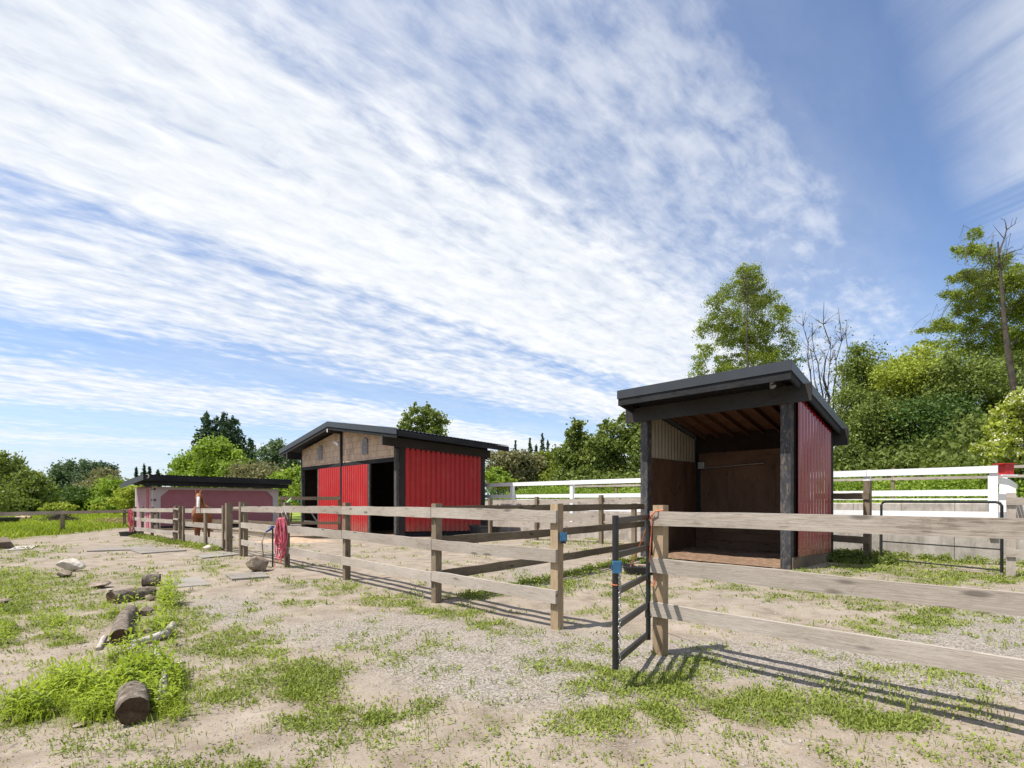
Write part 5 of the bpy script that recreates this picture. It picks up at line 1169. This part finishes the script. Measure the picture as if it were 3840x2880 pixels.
bare('birch_sapling', 'wispy sapling between the yellow green tree and the ragged maple', 3520, 32, 1300, 4, 1.1, .07, leafy=2600, leaf='yellow', seed=18)
def maple():
    lobes = [(3655, 880, 24, 28), (3640, 945, 44, 26), (3700, 960, 46, 30), (3590, 935, 20, 12), (3745, 1000, 46, 46), (3580, 1050, 34, 18), (3640, 1040, 48, 34), (3700, 1060, 60, 42), (3770, 1080, 60, 55), (3560, 1100, 42, 14), (3630, 1120, 64, 34), (3700, 1150, 66, 46), (3790, 1180, 60, 60),
             (3600, 1170, 40, 30), (3500, 1238, 42, 15), (3450, 1240, 26, 9), (3560, 1225, 54, 30), (3640, 1240, 60, 40), (3740, 1260, 70, 50), (3520, 1290, 40, 18), (3600, 1320, 70, 40), (3700, 1350, 80, 54), (3810, 1300, 70, 60), (3480, 1285, 22, 9), (3850, 1050, 60, 60), (3900, 1180, 90, 90), (3880, 1350, 90, 80)]
    lobes = [(a, b, c, e, 25 + RN.normal() * 1.3) for a, b, c, e in lobes]
    return tree('maple_tree', 'tall ragged dark trunked maple leaning over the right edge of the slope', 'tree', (3850, 3745, 905), 25, lobes, 70000, .16, 'olive', tr=.20, clump=.24, per=24, hollow=.05, twigs=2, extra=snag)
maple()
SL_ = [
 ('leafy_tree', 'pale green tree at the left end of the wooded slope beside the leafless tree', (3250, 3240, 1400), 31, [(3225, 1340, 40, 34), (3190, 1390, 34, 40), (3250, 1440, 66, 60), (3200, 1500, 46, 60), (3280, 1540, 70, 70), (3190, 1610, 50, 70)], 'mid', 11000),
 ('leafy_tree', 'yellow green tree with a rounded top in the middle of the slope', (3430, 3420, 1380), 30, [(3450, 1345, 60, 36), (3400, 1400, 90, 60), (3490, 1410, 70, 50), (3350, 1470, 80, 60), (3440, 1500, 100, 60)], 'yellow', 11000),
 ('leafy_tree', 'broad green maple crown under the ragged maple on the right slope', (3650, 3640, 1420), 28, [(3600, 1400, 100, 54), (3700, 1440, 110, 60), (3560, 1470, 80, 50), (3800, 1430, 100, 80), (3660, 1530, 120, 60), (3780, 1540, 100, 60)], 'mid', 15000),
 ('leafy_tree', 'dark shaded tree low in the middle of the right slope', (3550, 3540, 1560), 27, [(3520, 1560, 110, 70), (3420, 1580, 90, 66), (3620, 1610, 110, 70), (3500, 1660, 130, 70), (3620, 1700, 110, 60)], 'dark', 15000),
 ('leafy_tree', 'green leafy tree standing right behind the shelter side wall', (3310, 3300, 1540), 27.5, [(3290, 1580, 80, 70), (3220, 1640, 66, 70), (3330, 1660, 90, 70), (3180, 1710, 50, 50), (3270, 1730, 90, 40), (3380, 1730, 90, 40)], 'mid', 12000),
 ('leafy_tree', 'dark tree behind the flowering bush on the right', (3740, 3740, 1560), 29.5, [(3740, 1600, 120, 80), (3850, 1560, 110, 90), (3700, 1680, 90, 60), (3900, 1660, 120, 90)], 'dark', 9000),
 ('shrub', 'low light green shrub at the foot of the slope behind the white fence', (3500, 3500, 1700), 25, [(3460, 1735, 80, 34), (3560, 1720, 90, 40), (3640, 1740, 70, 30), (3370, 1748, 60, 24)], 'mid', 7000),
]
for nm, lb, trk, d, lo, lf, nl in SL_: tree(nm, lb, 'tree' if nm != 'shrub' else 'shrub', trk, d, lo, int(nl * 1.1), .155, lf, tr=.16, clump=.34, hollow=.2, per=20, group=None, bark='tbark')
def bl(T, pts):
    k = RN.choice(len(pts), 900); c_ = pts[k] + RN.normal(size=(900, 3)) * .05; c_ = c_[(c_[:, 1] < 19.9)]; c_ = np.repeat(c_, 5, 0) + RN.normal(size=(len(c_) * 5, 3)) * .035
    npmesh('blossom', leafquads(c_, .075, 0, .8), 4, L['blossom'], RN.uniform(0, 1, len(c_)), T)
tree('flowering_bush', 'bright yellow green bush with cream blossom sprays at the right edge', 'bush', (3830, 3830, 1560), 19.6, [(3800, 1560, 60, 60), (3860, 1510, 60, 60), (3770, 1620, 56, 50), (3840, 1650, 80, 70), (3720, 1690, 54, 34), (3790, 1720, 80, 44), (3760, 1680, 40, 40), (3900, 1600, 70, 90)], 13000, .13, 'yellow', tr=.08, clump=.17, hollow=.5, per=26, extra=bl)
# --- between the barn and the shelter
tree('leafy_tree', 'bushy green tree with thin upright sprigs just left of the shelter', 'tree', (2290, 2280, 1620), 40, [(2310, 1640, 70, 50), (2370, 1610, 50, 50), (2250, 1690, 70, 50), (2340, 1710, 90, 60), (2420, 1680, 60, 80), (2290, 1770, 90, 50), (2280, 1590, 14, 24), (2330, 1568, 12, 20), (2380, 1555, 16, 20), (2255, 1610, 16, 22)], 14000, .24, 'mid', tr=.15, clump=.26, hollow=.3, twigs=2)
tree('leafy_tree', 'rounded green tree between the barn and the shelter with one tall sprig', 'tree', (2160, 2165, 1600), 42, [(2170, 1600, 18, 34), (2180, 1660, 50, 40), (2130, 1720, 54, 50), (2210, 1740, 66, 50), (2140, 1790, 70, 40), (2150, 1640, 26, 20)], 10000, .26, 'mid', tr=.14, clump=.28, hollow=.3)
tree('leafy_tree', 'olive brown brushy tree behind the white fence next to the barn', 'tree', (1900, 1900, 1690), 44, [(1870, 1740, 48, 44), (1930, 1730, 50, 44), (1880, 1790, 60, 34), (1990, 1750, 50, 44), (1950, 1795, 70, 34)], 9000, .26, 'grey', tr=.12, clump=.30, hollow=.35, twigs=3, bark='pbark')
tree('leafy_tree', 'olive green thicket tree left of the rounded green tree', 'tree', (2060, 2060, 1700), 46, [(2050, 1750, 50, 44), (2080, 1790, 60, 34), (2020, 1790, 50, 34), (2090, 1720, 26, 22)], 6000, .26, 'olive', tr=.12, clump=.30, hollow=.35, twigs=3, bark='pbark')
tree('shrub', 'small bright round shrub beside the back corner of the barn', 'shrub', (1862, 1862, 1760), 34, [(1862, 1785, 36, 26), (1880, 1810, 44, 20)], 2500, .20, 'bright', tr=.05)
CON = 'distant conifers right of the barn'
for lb, px, ty, w_ in (('tiny dark conifer just right of the barn eave', 1934, 1653, 30), ('small dark conifer left of the tallest of the distant three', 1988, 1645, 44), ('tallest distant conifer between barn and shelter', 2034, 1622, 46), ('small conifer on the right flank of the tallest distant conifer', 2054, 1650, 40), ('short dark conifer closing the distant group on the right', 2072, 1682, 36), ('broad low conifer behind the distant group', 2010, 1668, 60)):
    conifer(lb, px, 95, ty, w_, nb=22)
lo = [(1505 + i * 26 + RN.normal() * 5, 1560 + j * 34 + (26 if i in (0, 6) else 0) - (14 if 1 < i < 5 else 0) + RN.normal() * 5, 20, 22) for i in range(7) for j in range(4)]
tree('poplar_tree', 'light leaved poplar with many upright tufts rising behind the barn roof', 'tree', (1585, 1585, 1560), 58, lo, 7500, .24, 'mid', tr=.2, clump=.26, hollow=.1, per=14, twigs=1, asp=.8)
# --- left side
for lb, px, ty, w_, sk in (('tall pointed fir on the left of the dark fir group', 770, 1537, 150, .2), ('second pointed fir of the dark group', 812, 1556, 110, 0), ('tallest middle fir of the dark group', 842, 1541, 150, -.1), ('broad fir on the right side of the dark group', 874, 1556, 190, 0), ('shorter fir at the right end of the dark group', 934, 1640, 110, .2), ('low spreading fir at the left foot of the dark group', 706, 1700, 110, 0), ('small fir filling the middle of the dark group', 905, 1655, 110, 0)):
    conifer(lb, px, 70 + RN.uniform(-2, 2), ty, w_, nb=40, skew=sk)
tree('leafy_tree', 'bright green tree in front of the tall dark firs', 'tree', (810, 812, 1650), 54, [(815, 1670, 40, 30), (780, 1710, 50, 36), (840, 1710, 50, 40), (740, 1740, 60, 34), (810, 1760, 80, 40), (870, 1770, 60, 36), (700, 1770, 50, 30), (760, 1800, 120, 30)], 13000, .32, 'bright', tr=.16, clump=.42, hollow=.3)
tree('leafy_tree', 'mid green bushy tree to the right of the dark firs', 'tree', (940, 940, 1740), 52, [(930, 1775, 60, 34), (985, 1790, 60, 30), (900, 1810, 70, 26), (1010, 1820, 60, 26)], 6000, .30, 'grey', tr=.10, clump=.42, hollow=.4)
tree('leafy_tree', 'grey green open crowned tree left of the barn roof', 'tree', (1040, 1040, 1660), 58, [(1035, 1675, 30, 22), (1010, 1710, 34, 26), (1060, 1715, 40, 30), (1030, 1750, 56, 30), (1090, 1760, 40, 34), (990, 1765, 26, 20)], 6500, .30, 'blue', tr=.16, clump=.42, hollow=.3, twigs=2)
tree('leafy_tree', 'bright green bush filling the gap between pink shed and barn', 'bush', (1090, 1090, 1790), 46, [(1070, 1800, 50, 30), (1120, 1790, 40, 40), (1100, 1840, 60, 34), (1140, 1850, 60, 50), (1060, 1850, 40, 40)], 7000, .26, 'bright', tr=.08, clump=.30, hollow=.3)
tree('leafy_tree', 'big green tree at the left edge nearest the meadow', 'tree', (30, 30, 1720), 62, [(30, 1735, 40, 30), (-30, 1770, 70, 50), (60, 1780, 40, 30), (20, 1820, 80, 50), (-60, 1860, 100, 60), (60, 1870, 80, 50)], 13000, .34, 'mid', tr=.2, clump=.40, hollow=.4)
tree('leafy_tree', 'rounded bright green tree right of the edge tree at far left', 'tree', (125, 125, 1780), 60, [(105, 1795, 44, 26), (140, 1820, 44, 30), (90, 1850, 60, 40), (150, 1865, 46, 44), (110, 1895, 80, 30)], 9000, .34, 'mid', tr=.16, clump=.40, hollow=.4)
for lb, px, w_, ty, col, dd in (('blue green poplar at the left of the distant clump', 222, 26, 1750, 'blue', 88), ('tallest rounded blue green tree of the distant clump', 270, 46, 1736, 'blue', 90), ('dark green tree in the middle of the distant clump', 330, 42, 1734, 'blue', 90), ('slim dark tree top at the right of the distant clump', 385, 26, 1733, 'conifer', 94), ('small dark tree top at the far right of the distant clump', 416, 16, 1748, 'conifer', 94)):
    hh = (1905 - ty) / 2; tree('leafy_tree', lb, 'tree', (px, px, ty + 20), dd, [(px + RN.normal() * 4, ty + w_ * .7, w_ * .7, w_ * .7), (px - w_ * .3, ty + hh * .8, w_, hh * .4), (px + w_ * .2, ty + hh * 1.3, w_ * 1.1, hh * .5)], 4200, .42, col, tr=.2, clump=.5, hollow=.4)
tree('leafy_tree', 'brownish olive tree in front of the distant clump', 'tree', (400, 400, 1770), 78, [(400, 1785, 40, 26), (360, 1830, 46, 40), (420, 1830, 40, 40), (340, 1870, 60, 36)], 6000, .38, 'grey', tr=.15, clump=.45, hollow=.35, twigs=2)
tree('leafy_tree', 'light green rounded tree between distant clump and pink shed', 'tree', (410, 410, 1800), 72, [(415, 1825, 36, 30), (390, 1860, 40, 36), (440, 1870, 36, 34), (410, 1890, 60, 24)], 5500, .36, 'bright', tr=.15, clump=.42, hollow=.4)
tree('leafy_tree', 'dull green shrubby tree under the distant clump', 'tree', (290, 290, 1830), 74, [(290, 1860, 50, 30), (250, 1880, 50, 30), (330, 1890, 50, 24)], 5000, .36, 'dark', tr=.12, clump=.42, hollow=.4)
tree('shrub', 'round yellow green bush directly left of the pink shed', 'shrub', (495, 495, 1835), 52, [(480, 1850, 36, 24), (520, 1855, 36, 28), (500, 1885, 56, 32)], 6000, .24, 'yellow', tr=.08, clump=.30, hollow=.5)
tree('shrub', 'lime green spreading shrub beside the brush heap', 'shrub', (220, 220, 1893), 50, [(220, 1897, 44, 11), (190, 1906, 34, 9), (250, 1906, 30, 10)], 2600, .22, 'yellow', tr=.05)
tree('shrub', 'small yellow shrub behind the meadow fence', 'shrub', (372, 372, 1890), 56, [(368, 1903, 16, 12), (380, 1897, 12, 12)], 900, .20, 'yellow', tr=.04)
conifer('dark little conifer between the two leafy groups at far left', 190, 82, 1825, 40, nb=20)
for lb, px, ty, w_ in (('pointed conifer top left above the pink shed roof', 510, 1752, 30), ('taller conifer top above the left end of the pink shed roof', 540, 1741, 34), ('third conifer top above the pink shed roof', 560, 1752, 30), ('rounded conifer top farthest right above the pink shed roof', 592, 1760, 44)):
    conifer(lb, px, 92, ty, w_, nb=20)
def mass(name, label, a, b_, hgt, dep, nl, size, leaf, cat, seed=0, cl=.35):
    """a hedge-like mass of leaves along a line on the ground"""
    n_ = nl // 30; k = RN.uniform(0, 1, n_); o_ = RN.normal(size=n_) * dep; a = np.array(a, float); b_ = np.array(b_, float); d = (b_ - a); nn_ = np.array([-d[1], d[0]]) / np.linalg.norm(d)
    x = a[0] + d[0] * k + nn_[0] * o_; y = a[1] + d[1] * k + nn_[1] * o_; hh = hgt * (.35 + 1.1 * fbm(x * .35, y * .35, seed)) * np.exp(-(o_ / dep / 1.6) ** 2)
    z = gz(x, y) + hh * RN.uniform(0, 1, n_) ** .6; c_ = np.repeat(np.stack([x, y, z], -1), 30, 0) + RN.normal(size=(n_ * 30, 3)) * cl * np.array([1, 1, .6])
    o = npmesh(name, leafquads(c_, size, .6), 4, L[leaf], np.clip(np.repeat(fbm(x * .5, y * .5, seed + 3) * 1.8 - .4, 30), 0, 1)); props(o, label, cat, kind='stuff')
def kk(k, o): return (9.8 - .7033 * k + .7109 * o, 13.5 + .7109 * k + .7033 * o)
mass('brambles', 'bright green bramble bank beyond the white arena fence', kk(-18, 11.5), kk(26, 11.5), .95, 1.2, 90000, .13, 'bright', 'brambles', 5, .22)
mass('undergrowth', 'tangled green undergrowth at the foot of the wooded slope', kk(-18, 16), kk(26, 17), 2.2, 2.2, 60000, .24, 'mid', 'undergrowth', 8, .45)
mass('treeline', 'distant green wood far behind the paddocks', (-5, 105), (60, 105), 9, 5, 30000, .7, 'blue', 'wood', 12, 1.6)
mass('treeline', 'distant low hedge line along the back of the left meadow', (-115, 88), (-25, 104), 3.2, 3, 45000, .5, 'mid', 'hedge', 15, 1.0)
mass('weeds', 'green weeds growing at the foot of the concrete block wall', kk(-6, -.22), kk(6, -.22), .16, .12, 9000, .055, 'clover', 'weeds', 18, .06)
mass('weeds', 'dark green weeds clumped at the back corner of the shelter', (7.65, 12.2), (8.7, 11.5), .30, .22, 6000, .06, 'mid', 'weeds', 21, .07)
mass('weeds', 'thin green weeds along the bottom board of the cross fence', (B[0] + .3, B[1] + .25), (2.9, 11.9), .07, .06, 6000, .035, 'clover', 'weeds', 22, .04)
mass('weeds', 'dry yellow grass mound beside the brush heap in the meadow', (-32.5, 40), (-25.5, 38), .42, .7, 9000, .12, 'dry', 'weeds', 25, .15)
mass('weeds', 'green weeds under the bottom rail of the far paddock fence', (-8.6, 14.9), (-17.2, 23.2), .10, .12, 9000, .06, 'clover', 'weeds', 26, .07)
mass('weeds', 'dark green plant standing by the rubber feed pan', (pan.x + .12, pan.y + .12), (pan.x + .22, pan.y + .12), .22, .03, 700, .045, 'mid', 'weeds', 27, .04)
# brush heap of sticks
hb = G(225, 1962); mb = MB()
for i in range(520):
    a = RN.uniform(0, 6.28); r_ = abs(RN.normal()) * .62; c_ = np.array([hb.x + math.cos(a) * r_ * 1.5, hb.y + math.sin(a) * r_, hb.z + max(.05, .85 - r_ * .62) * RN.uniform(.1, 1.)]); dr = RN.normal(size=3); dr[2] *= .45; dr /= np.linalg.norm(dr); l = RN.uniform(.2, .6)
    mb.tube([Vector(c_ - dr * l), Vector(c_ + RN.normal(size=3) * .04), Vector(c_ + dr * l)], RN.uniform(.010, .022), .006, n=3, cap=False)
o = mb.build('brush_heap', M['tbark'], None, loc=tuple(hb)); props(o, 'grey brown heap of cut branches in the green meadow at left', 'brush heap', kind='stuff')
for i, (px, py, lb) in enumerate(((76, 1950, 'orange tan cut log lying in the meadow, left one of the pair'), (96, 1948, 'orange tan cut log lying in the meadow, right one of the pair'))):
    q = G(px, py + 8); log('log', [(q.x - .35, q.y, q.z + .30), (q.x + .35, q.y + .15, q.z + .32)], [.22, .18], lb, 'dirt_mound', seed=31 + i)
# green bin edge and lime tool near the barn
q = P(1121, 1920, 27.2); mb = MB(); mb.tube([Vector((q.x, q.y, 1.24)), Vector((q.x, q.y, 1.27)), Vector((q.x, q.y, 1.52)), Vector((q.x, q.y, 1.56))], [.06, .07, .08, .07], n=12); o = mb.build('green_bucket', M['green_plastic'], None, loc=(q.x, q.y, 1.24)); props(o, 'small green bucket hanging at the left corner of the barn', 'bucket')
q = P(1075, 1893, 10.9); mb = MB(); mb.tube([P(1072, 1899, 10.95), P(1076, 1886, 10.95), P(1086, 1876, 10.95), P(1092, 1868, 10.95)], [.018, .022, .02, .012], n=8); o = mb.build('spray_wand', M['lime'], None, loc=tuple(q)); props(o, 'pale lime hose nozzle perched on the rail above the pink hose', 'nozzle')

# ------------------------------------------------------------------ horses
def mat_horse(name, coat, legs, mane_c, blaze=True):
    m, t, b = pbr(name, .62, .35); o = t.coord('Object'); x, y, z = t.sep(o); n_ = t.noise(o, 7, 4)
    c = t.mix(t.mapr(n_, .3, .7), coat, tuple(v * .7 for v in coat))
    c = t.mix(t.mapr(z, .55, .15, 0., .8), c, legs)
    if blaze:   # white stripe down the front of the face
        wn = t.math('ADD', t.math('ABSOLUTE', x), t.math('MULTIPLY', t.math('SUBTRACT', t.noise(o, 30, 3), .5), .03))
        k = t.math('MULTIPLY', t.mapr(wn, .036, .050, 1., 0.), t.mapr(y, -1.22, -1.26, 0., 1.))
        k = t.math('MULTIPLY', k, t.mapr(z, 1.33, 1.36, 0., 1.)); k = t.math('MULTIPLY', k, t.mapr(z, 1.70, 1.74, 1., 0.))
        c = t.mix(k, c, (.80, .77, .73))
        nz = t.math('MULTIPLY', t.mapr(z, 1.31, 1.35, 1., 0.), t.mapr(y, -1.2, -1.25, 0., 1.)); c = t.mix(nz, c, (.16, .12, .11))
    t.put(b.inputs['Base Color'], c); return m
def horse(name, label, mt, mane):
    T = thing(name, (0, 0, 0), label, 'horse')
    # joints: front faces -y.  (x, y, z, rx, ry)
    V = []; E = []
    def ch(pts, start=None):
        prev = start
        for p in pts:
            V.append(p); i = len(V) - 1
            if prev is not None: E.append((prev, i))
            prev = i
        return prev
    V.append((0, .62, 1.22, .27, .27)); V.append((0, .25, 1.18, .28, .31)); E.append((0, 1))
    V.append((0, -.15, 1.17, .27, .32)); E.append((1, 2)); V.append((0, -.50, 1.20, .24, .31)); E.append((2, 3))
    nk = ch([(0, -.72, 1.33, .16, .24), (0, -.88, 1.52, .115, .20), (0, -1.00, 1.68, .095, .155), (0, -1.10, 1.79, .09, .11)], 3)
    hd = ch([(0, -1.20, 1.74, .105, .115), (0, -1.27, 1.63, .095, .105), (0, -1.33, 1.50, .062, .078), (0, -1.37, 1.39, .052, .058), (0, -1.385, 1.33, .056, .052)], nk)
    ch([(0, .82, 1.24, .17, .19)], 0)
    for sx in (-1, 1):
        ch([(sx * .14, .70, 1.02, .15, .20), (sx * .16, .66, .82, .105, .14), (sx * .16, .80, .56, .056, .066), (sx * .16, .78, .32, .036, .042), (sx * .16, .76, .14, .042, .045), (sx * .16, .72, .05, .055, .06), (sx * .16, .70, .0, .06, .068)], 0)
        ch([(sx * .14, -.52, .98, .11, .15), (sx * .14, -.50, .74, .068, .082), (sx * .14, -.50, .50, .050, .055), (sx * .14, -.50, .30, .034, .038), (sx * .14, -.51, .14, .040, .043), (sx * .14, -.54, .05, .052, .056), (sx * .14, -.56, .0, .058, .064)], 3)
    me = bpy.data.meshes.new('body'); me.from_pydata([v[:3] for v in V], E, []); o = bpy.data.objects.new('body_tmp', me); C.collection.objects.link(o)
    o.modifiers.new('Skin', 'SKIN'); sk = me.skin_vertices[0].data if me.skin_vertices else None
    if sk is None:
        bm = bmesh.new(); bm.from_mesh(me); bm.verts.layers.skin.verify(); bm.to_mesh(me); bm.free(); sk = me.skin_vertices[0].data
    for i, v in enumerate(V): sk[i].radius = (v[3] , v[4]); sk[i].use_root = (i == 0)
    sb = o.modifiers.new('Sub', 'SUBSURF'); sb.levels = 2; sb.render_levels = 2
    dg = bpy.context.evaluated_depsgraph_get(); dg.update(); me2 = bpy.data.meshes.new_from_object(o.evaluated_get(dg)); bpy.data.objects.remove(o)
    me2.name = 'body'; me2.materials.clear(); me2.materials.append(mt); me2.polygons.foreach_set('use_smooth', [True] * len(me2.polygons)); link('body', me2, T)
    for sx in (-1, 1):
        mb = MB(); b0 = Vector((sx * .065, -1.13, 1.83)); tip = b0 + Vector((sx * .02, -.02, .15))
        mb.tube([b0 - Vector((0, 0, .04)), b0 + Vector((0, -.005, .05)), tip - Vector((0, 0, .03)), tip], [.030, .036, .018, .003], n=8, cap=False); mb.build('ear', mt, T, smooth=True)
        mb = MB(); c_ = Vector((sx * .098, -1.235, 1.665)); mb.tube([c_ - Vector((0, 0, .022)), c_ - Vector((0, 0, .01)), c_ + Vector((0, 0, .01)), c_ + Vector((0, 0, .022))], [.004, .020, .020, .004], n=8); mb.build('eye', M['rubber'], T, smooth=True)
        mb = MB(); c_ = Vector((sx * .030, -1.43, 1.345)); mb.tube([c_ - Vector((0, 0, .014)), c_, c_ + Vector((0, .004, .014))], [.003, .011, .003], n=6); mb.build('nostril', M['rubber'], T)
    # mane down one side of the neck, forelock, tail
    pts = []
    for k in np.linspace(0, 1, 60):
        y_ = -1.12 + .52 * k; z_ = 1.93 - .44 * k - .04 * math.sin(k * 3.1)
        for j in range(9):
            u = j / 8; pts.append((.02 + .13 * min(1, u * 1.6) * (.6 + .4 * k), y_ + RN.normal() * .01, z_ - u * .26))
    mb = MB()
    for i in range(0, len(pts), 9):
        s_ = pts[i:i + 9]; mb.tube([Vector(p) for p in s_], [.012 + .010 * math.sin(j / 8 * 3.1) for j in range(9)], n=5, cap=False)
    mb.build('mane', mane, T, smooth=True)
    mb = MB()
    for i in range(26):
        a = RN.uniform(-1, 1) * .05; b_ = RN.normal() * .05
        mb.tube([Vector((a, .98, 1.34)), Vector((a + b_ * .4, 1.06, 1.15)), Vector((a + b_, 1.05 + b_ * .4, .80)), Vector((a + b_ * 1.6, 1.03, .45 + RN.uniform(-.06, .08)))], [.014, .02, .018, .006], n=4, cap=False)
    mb.build('tail', mane, T, smooth=True)
    return T
hm = mat_horse('chestnut_coat', (.25, .090, .034), (.14, .05, .022), None)
gm_ = mat_horse('grey_coat', (.42, .39, .37), (.20, .18, .17), None, False)
M['mane_c'] = mat_simple('chestnut_mane', (.34, .15, .06), .7, .3, .3, 20, .4)
h1 = horse('horse', 'chestnut horse with a white blaze looking over the plank gate', hm, M['mane_c'])
h1.scale = (.96, .96, .96); h1.rotation_euler = (0, 0, R(27)); h1.location = (-10.74, 17.55, gsm(-10.6, 17.6)); ORG[h1.name] = Vector(h1.location)
def dup(root, loc, rotz, label, mt=None, mane=None):
    r_ = root.copy(); C.collection.objects.link(r_); r_.location = loc; r_.rotation_euler = (0, 0, rotz); r_['label'] = label
    for c_ in list(root.children):
        k = c_.copy(); C.collection.objects.link(k); k.parent = r_
        if mt:
            k.data = c_.data.copy()
            if k.name.startswith(('body', 'ear')): k.data.materials[0] = mt
            elif k.name.startswith(('mane', 'tail')): k.data.materials[0] = mane
    return r_
bf = Frame(-4.72, 20.70, .78); q = bf(.95, 2.2, -.12)
M['mane_g'] = mat_simple('grey_mane', (.22, .20, .19), .7, .3, .3, 20, .4)
dup(h1, q, R(135), 'pale grey horse standing rump out in the dark right stall doorway', gm_, M['mane_g'])
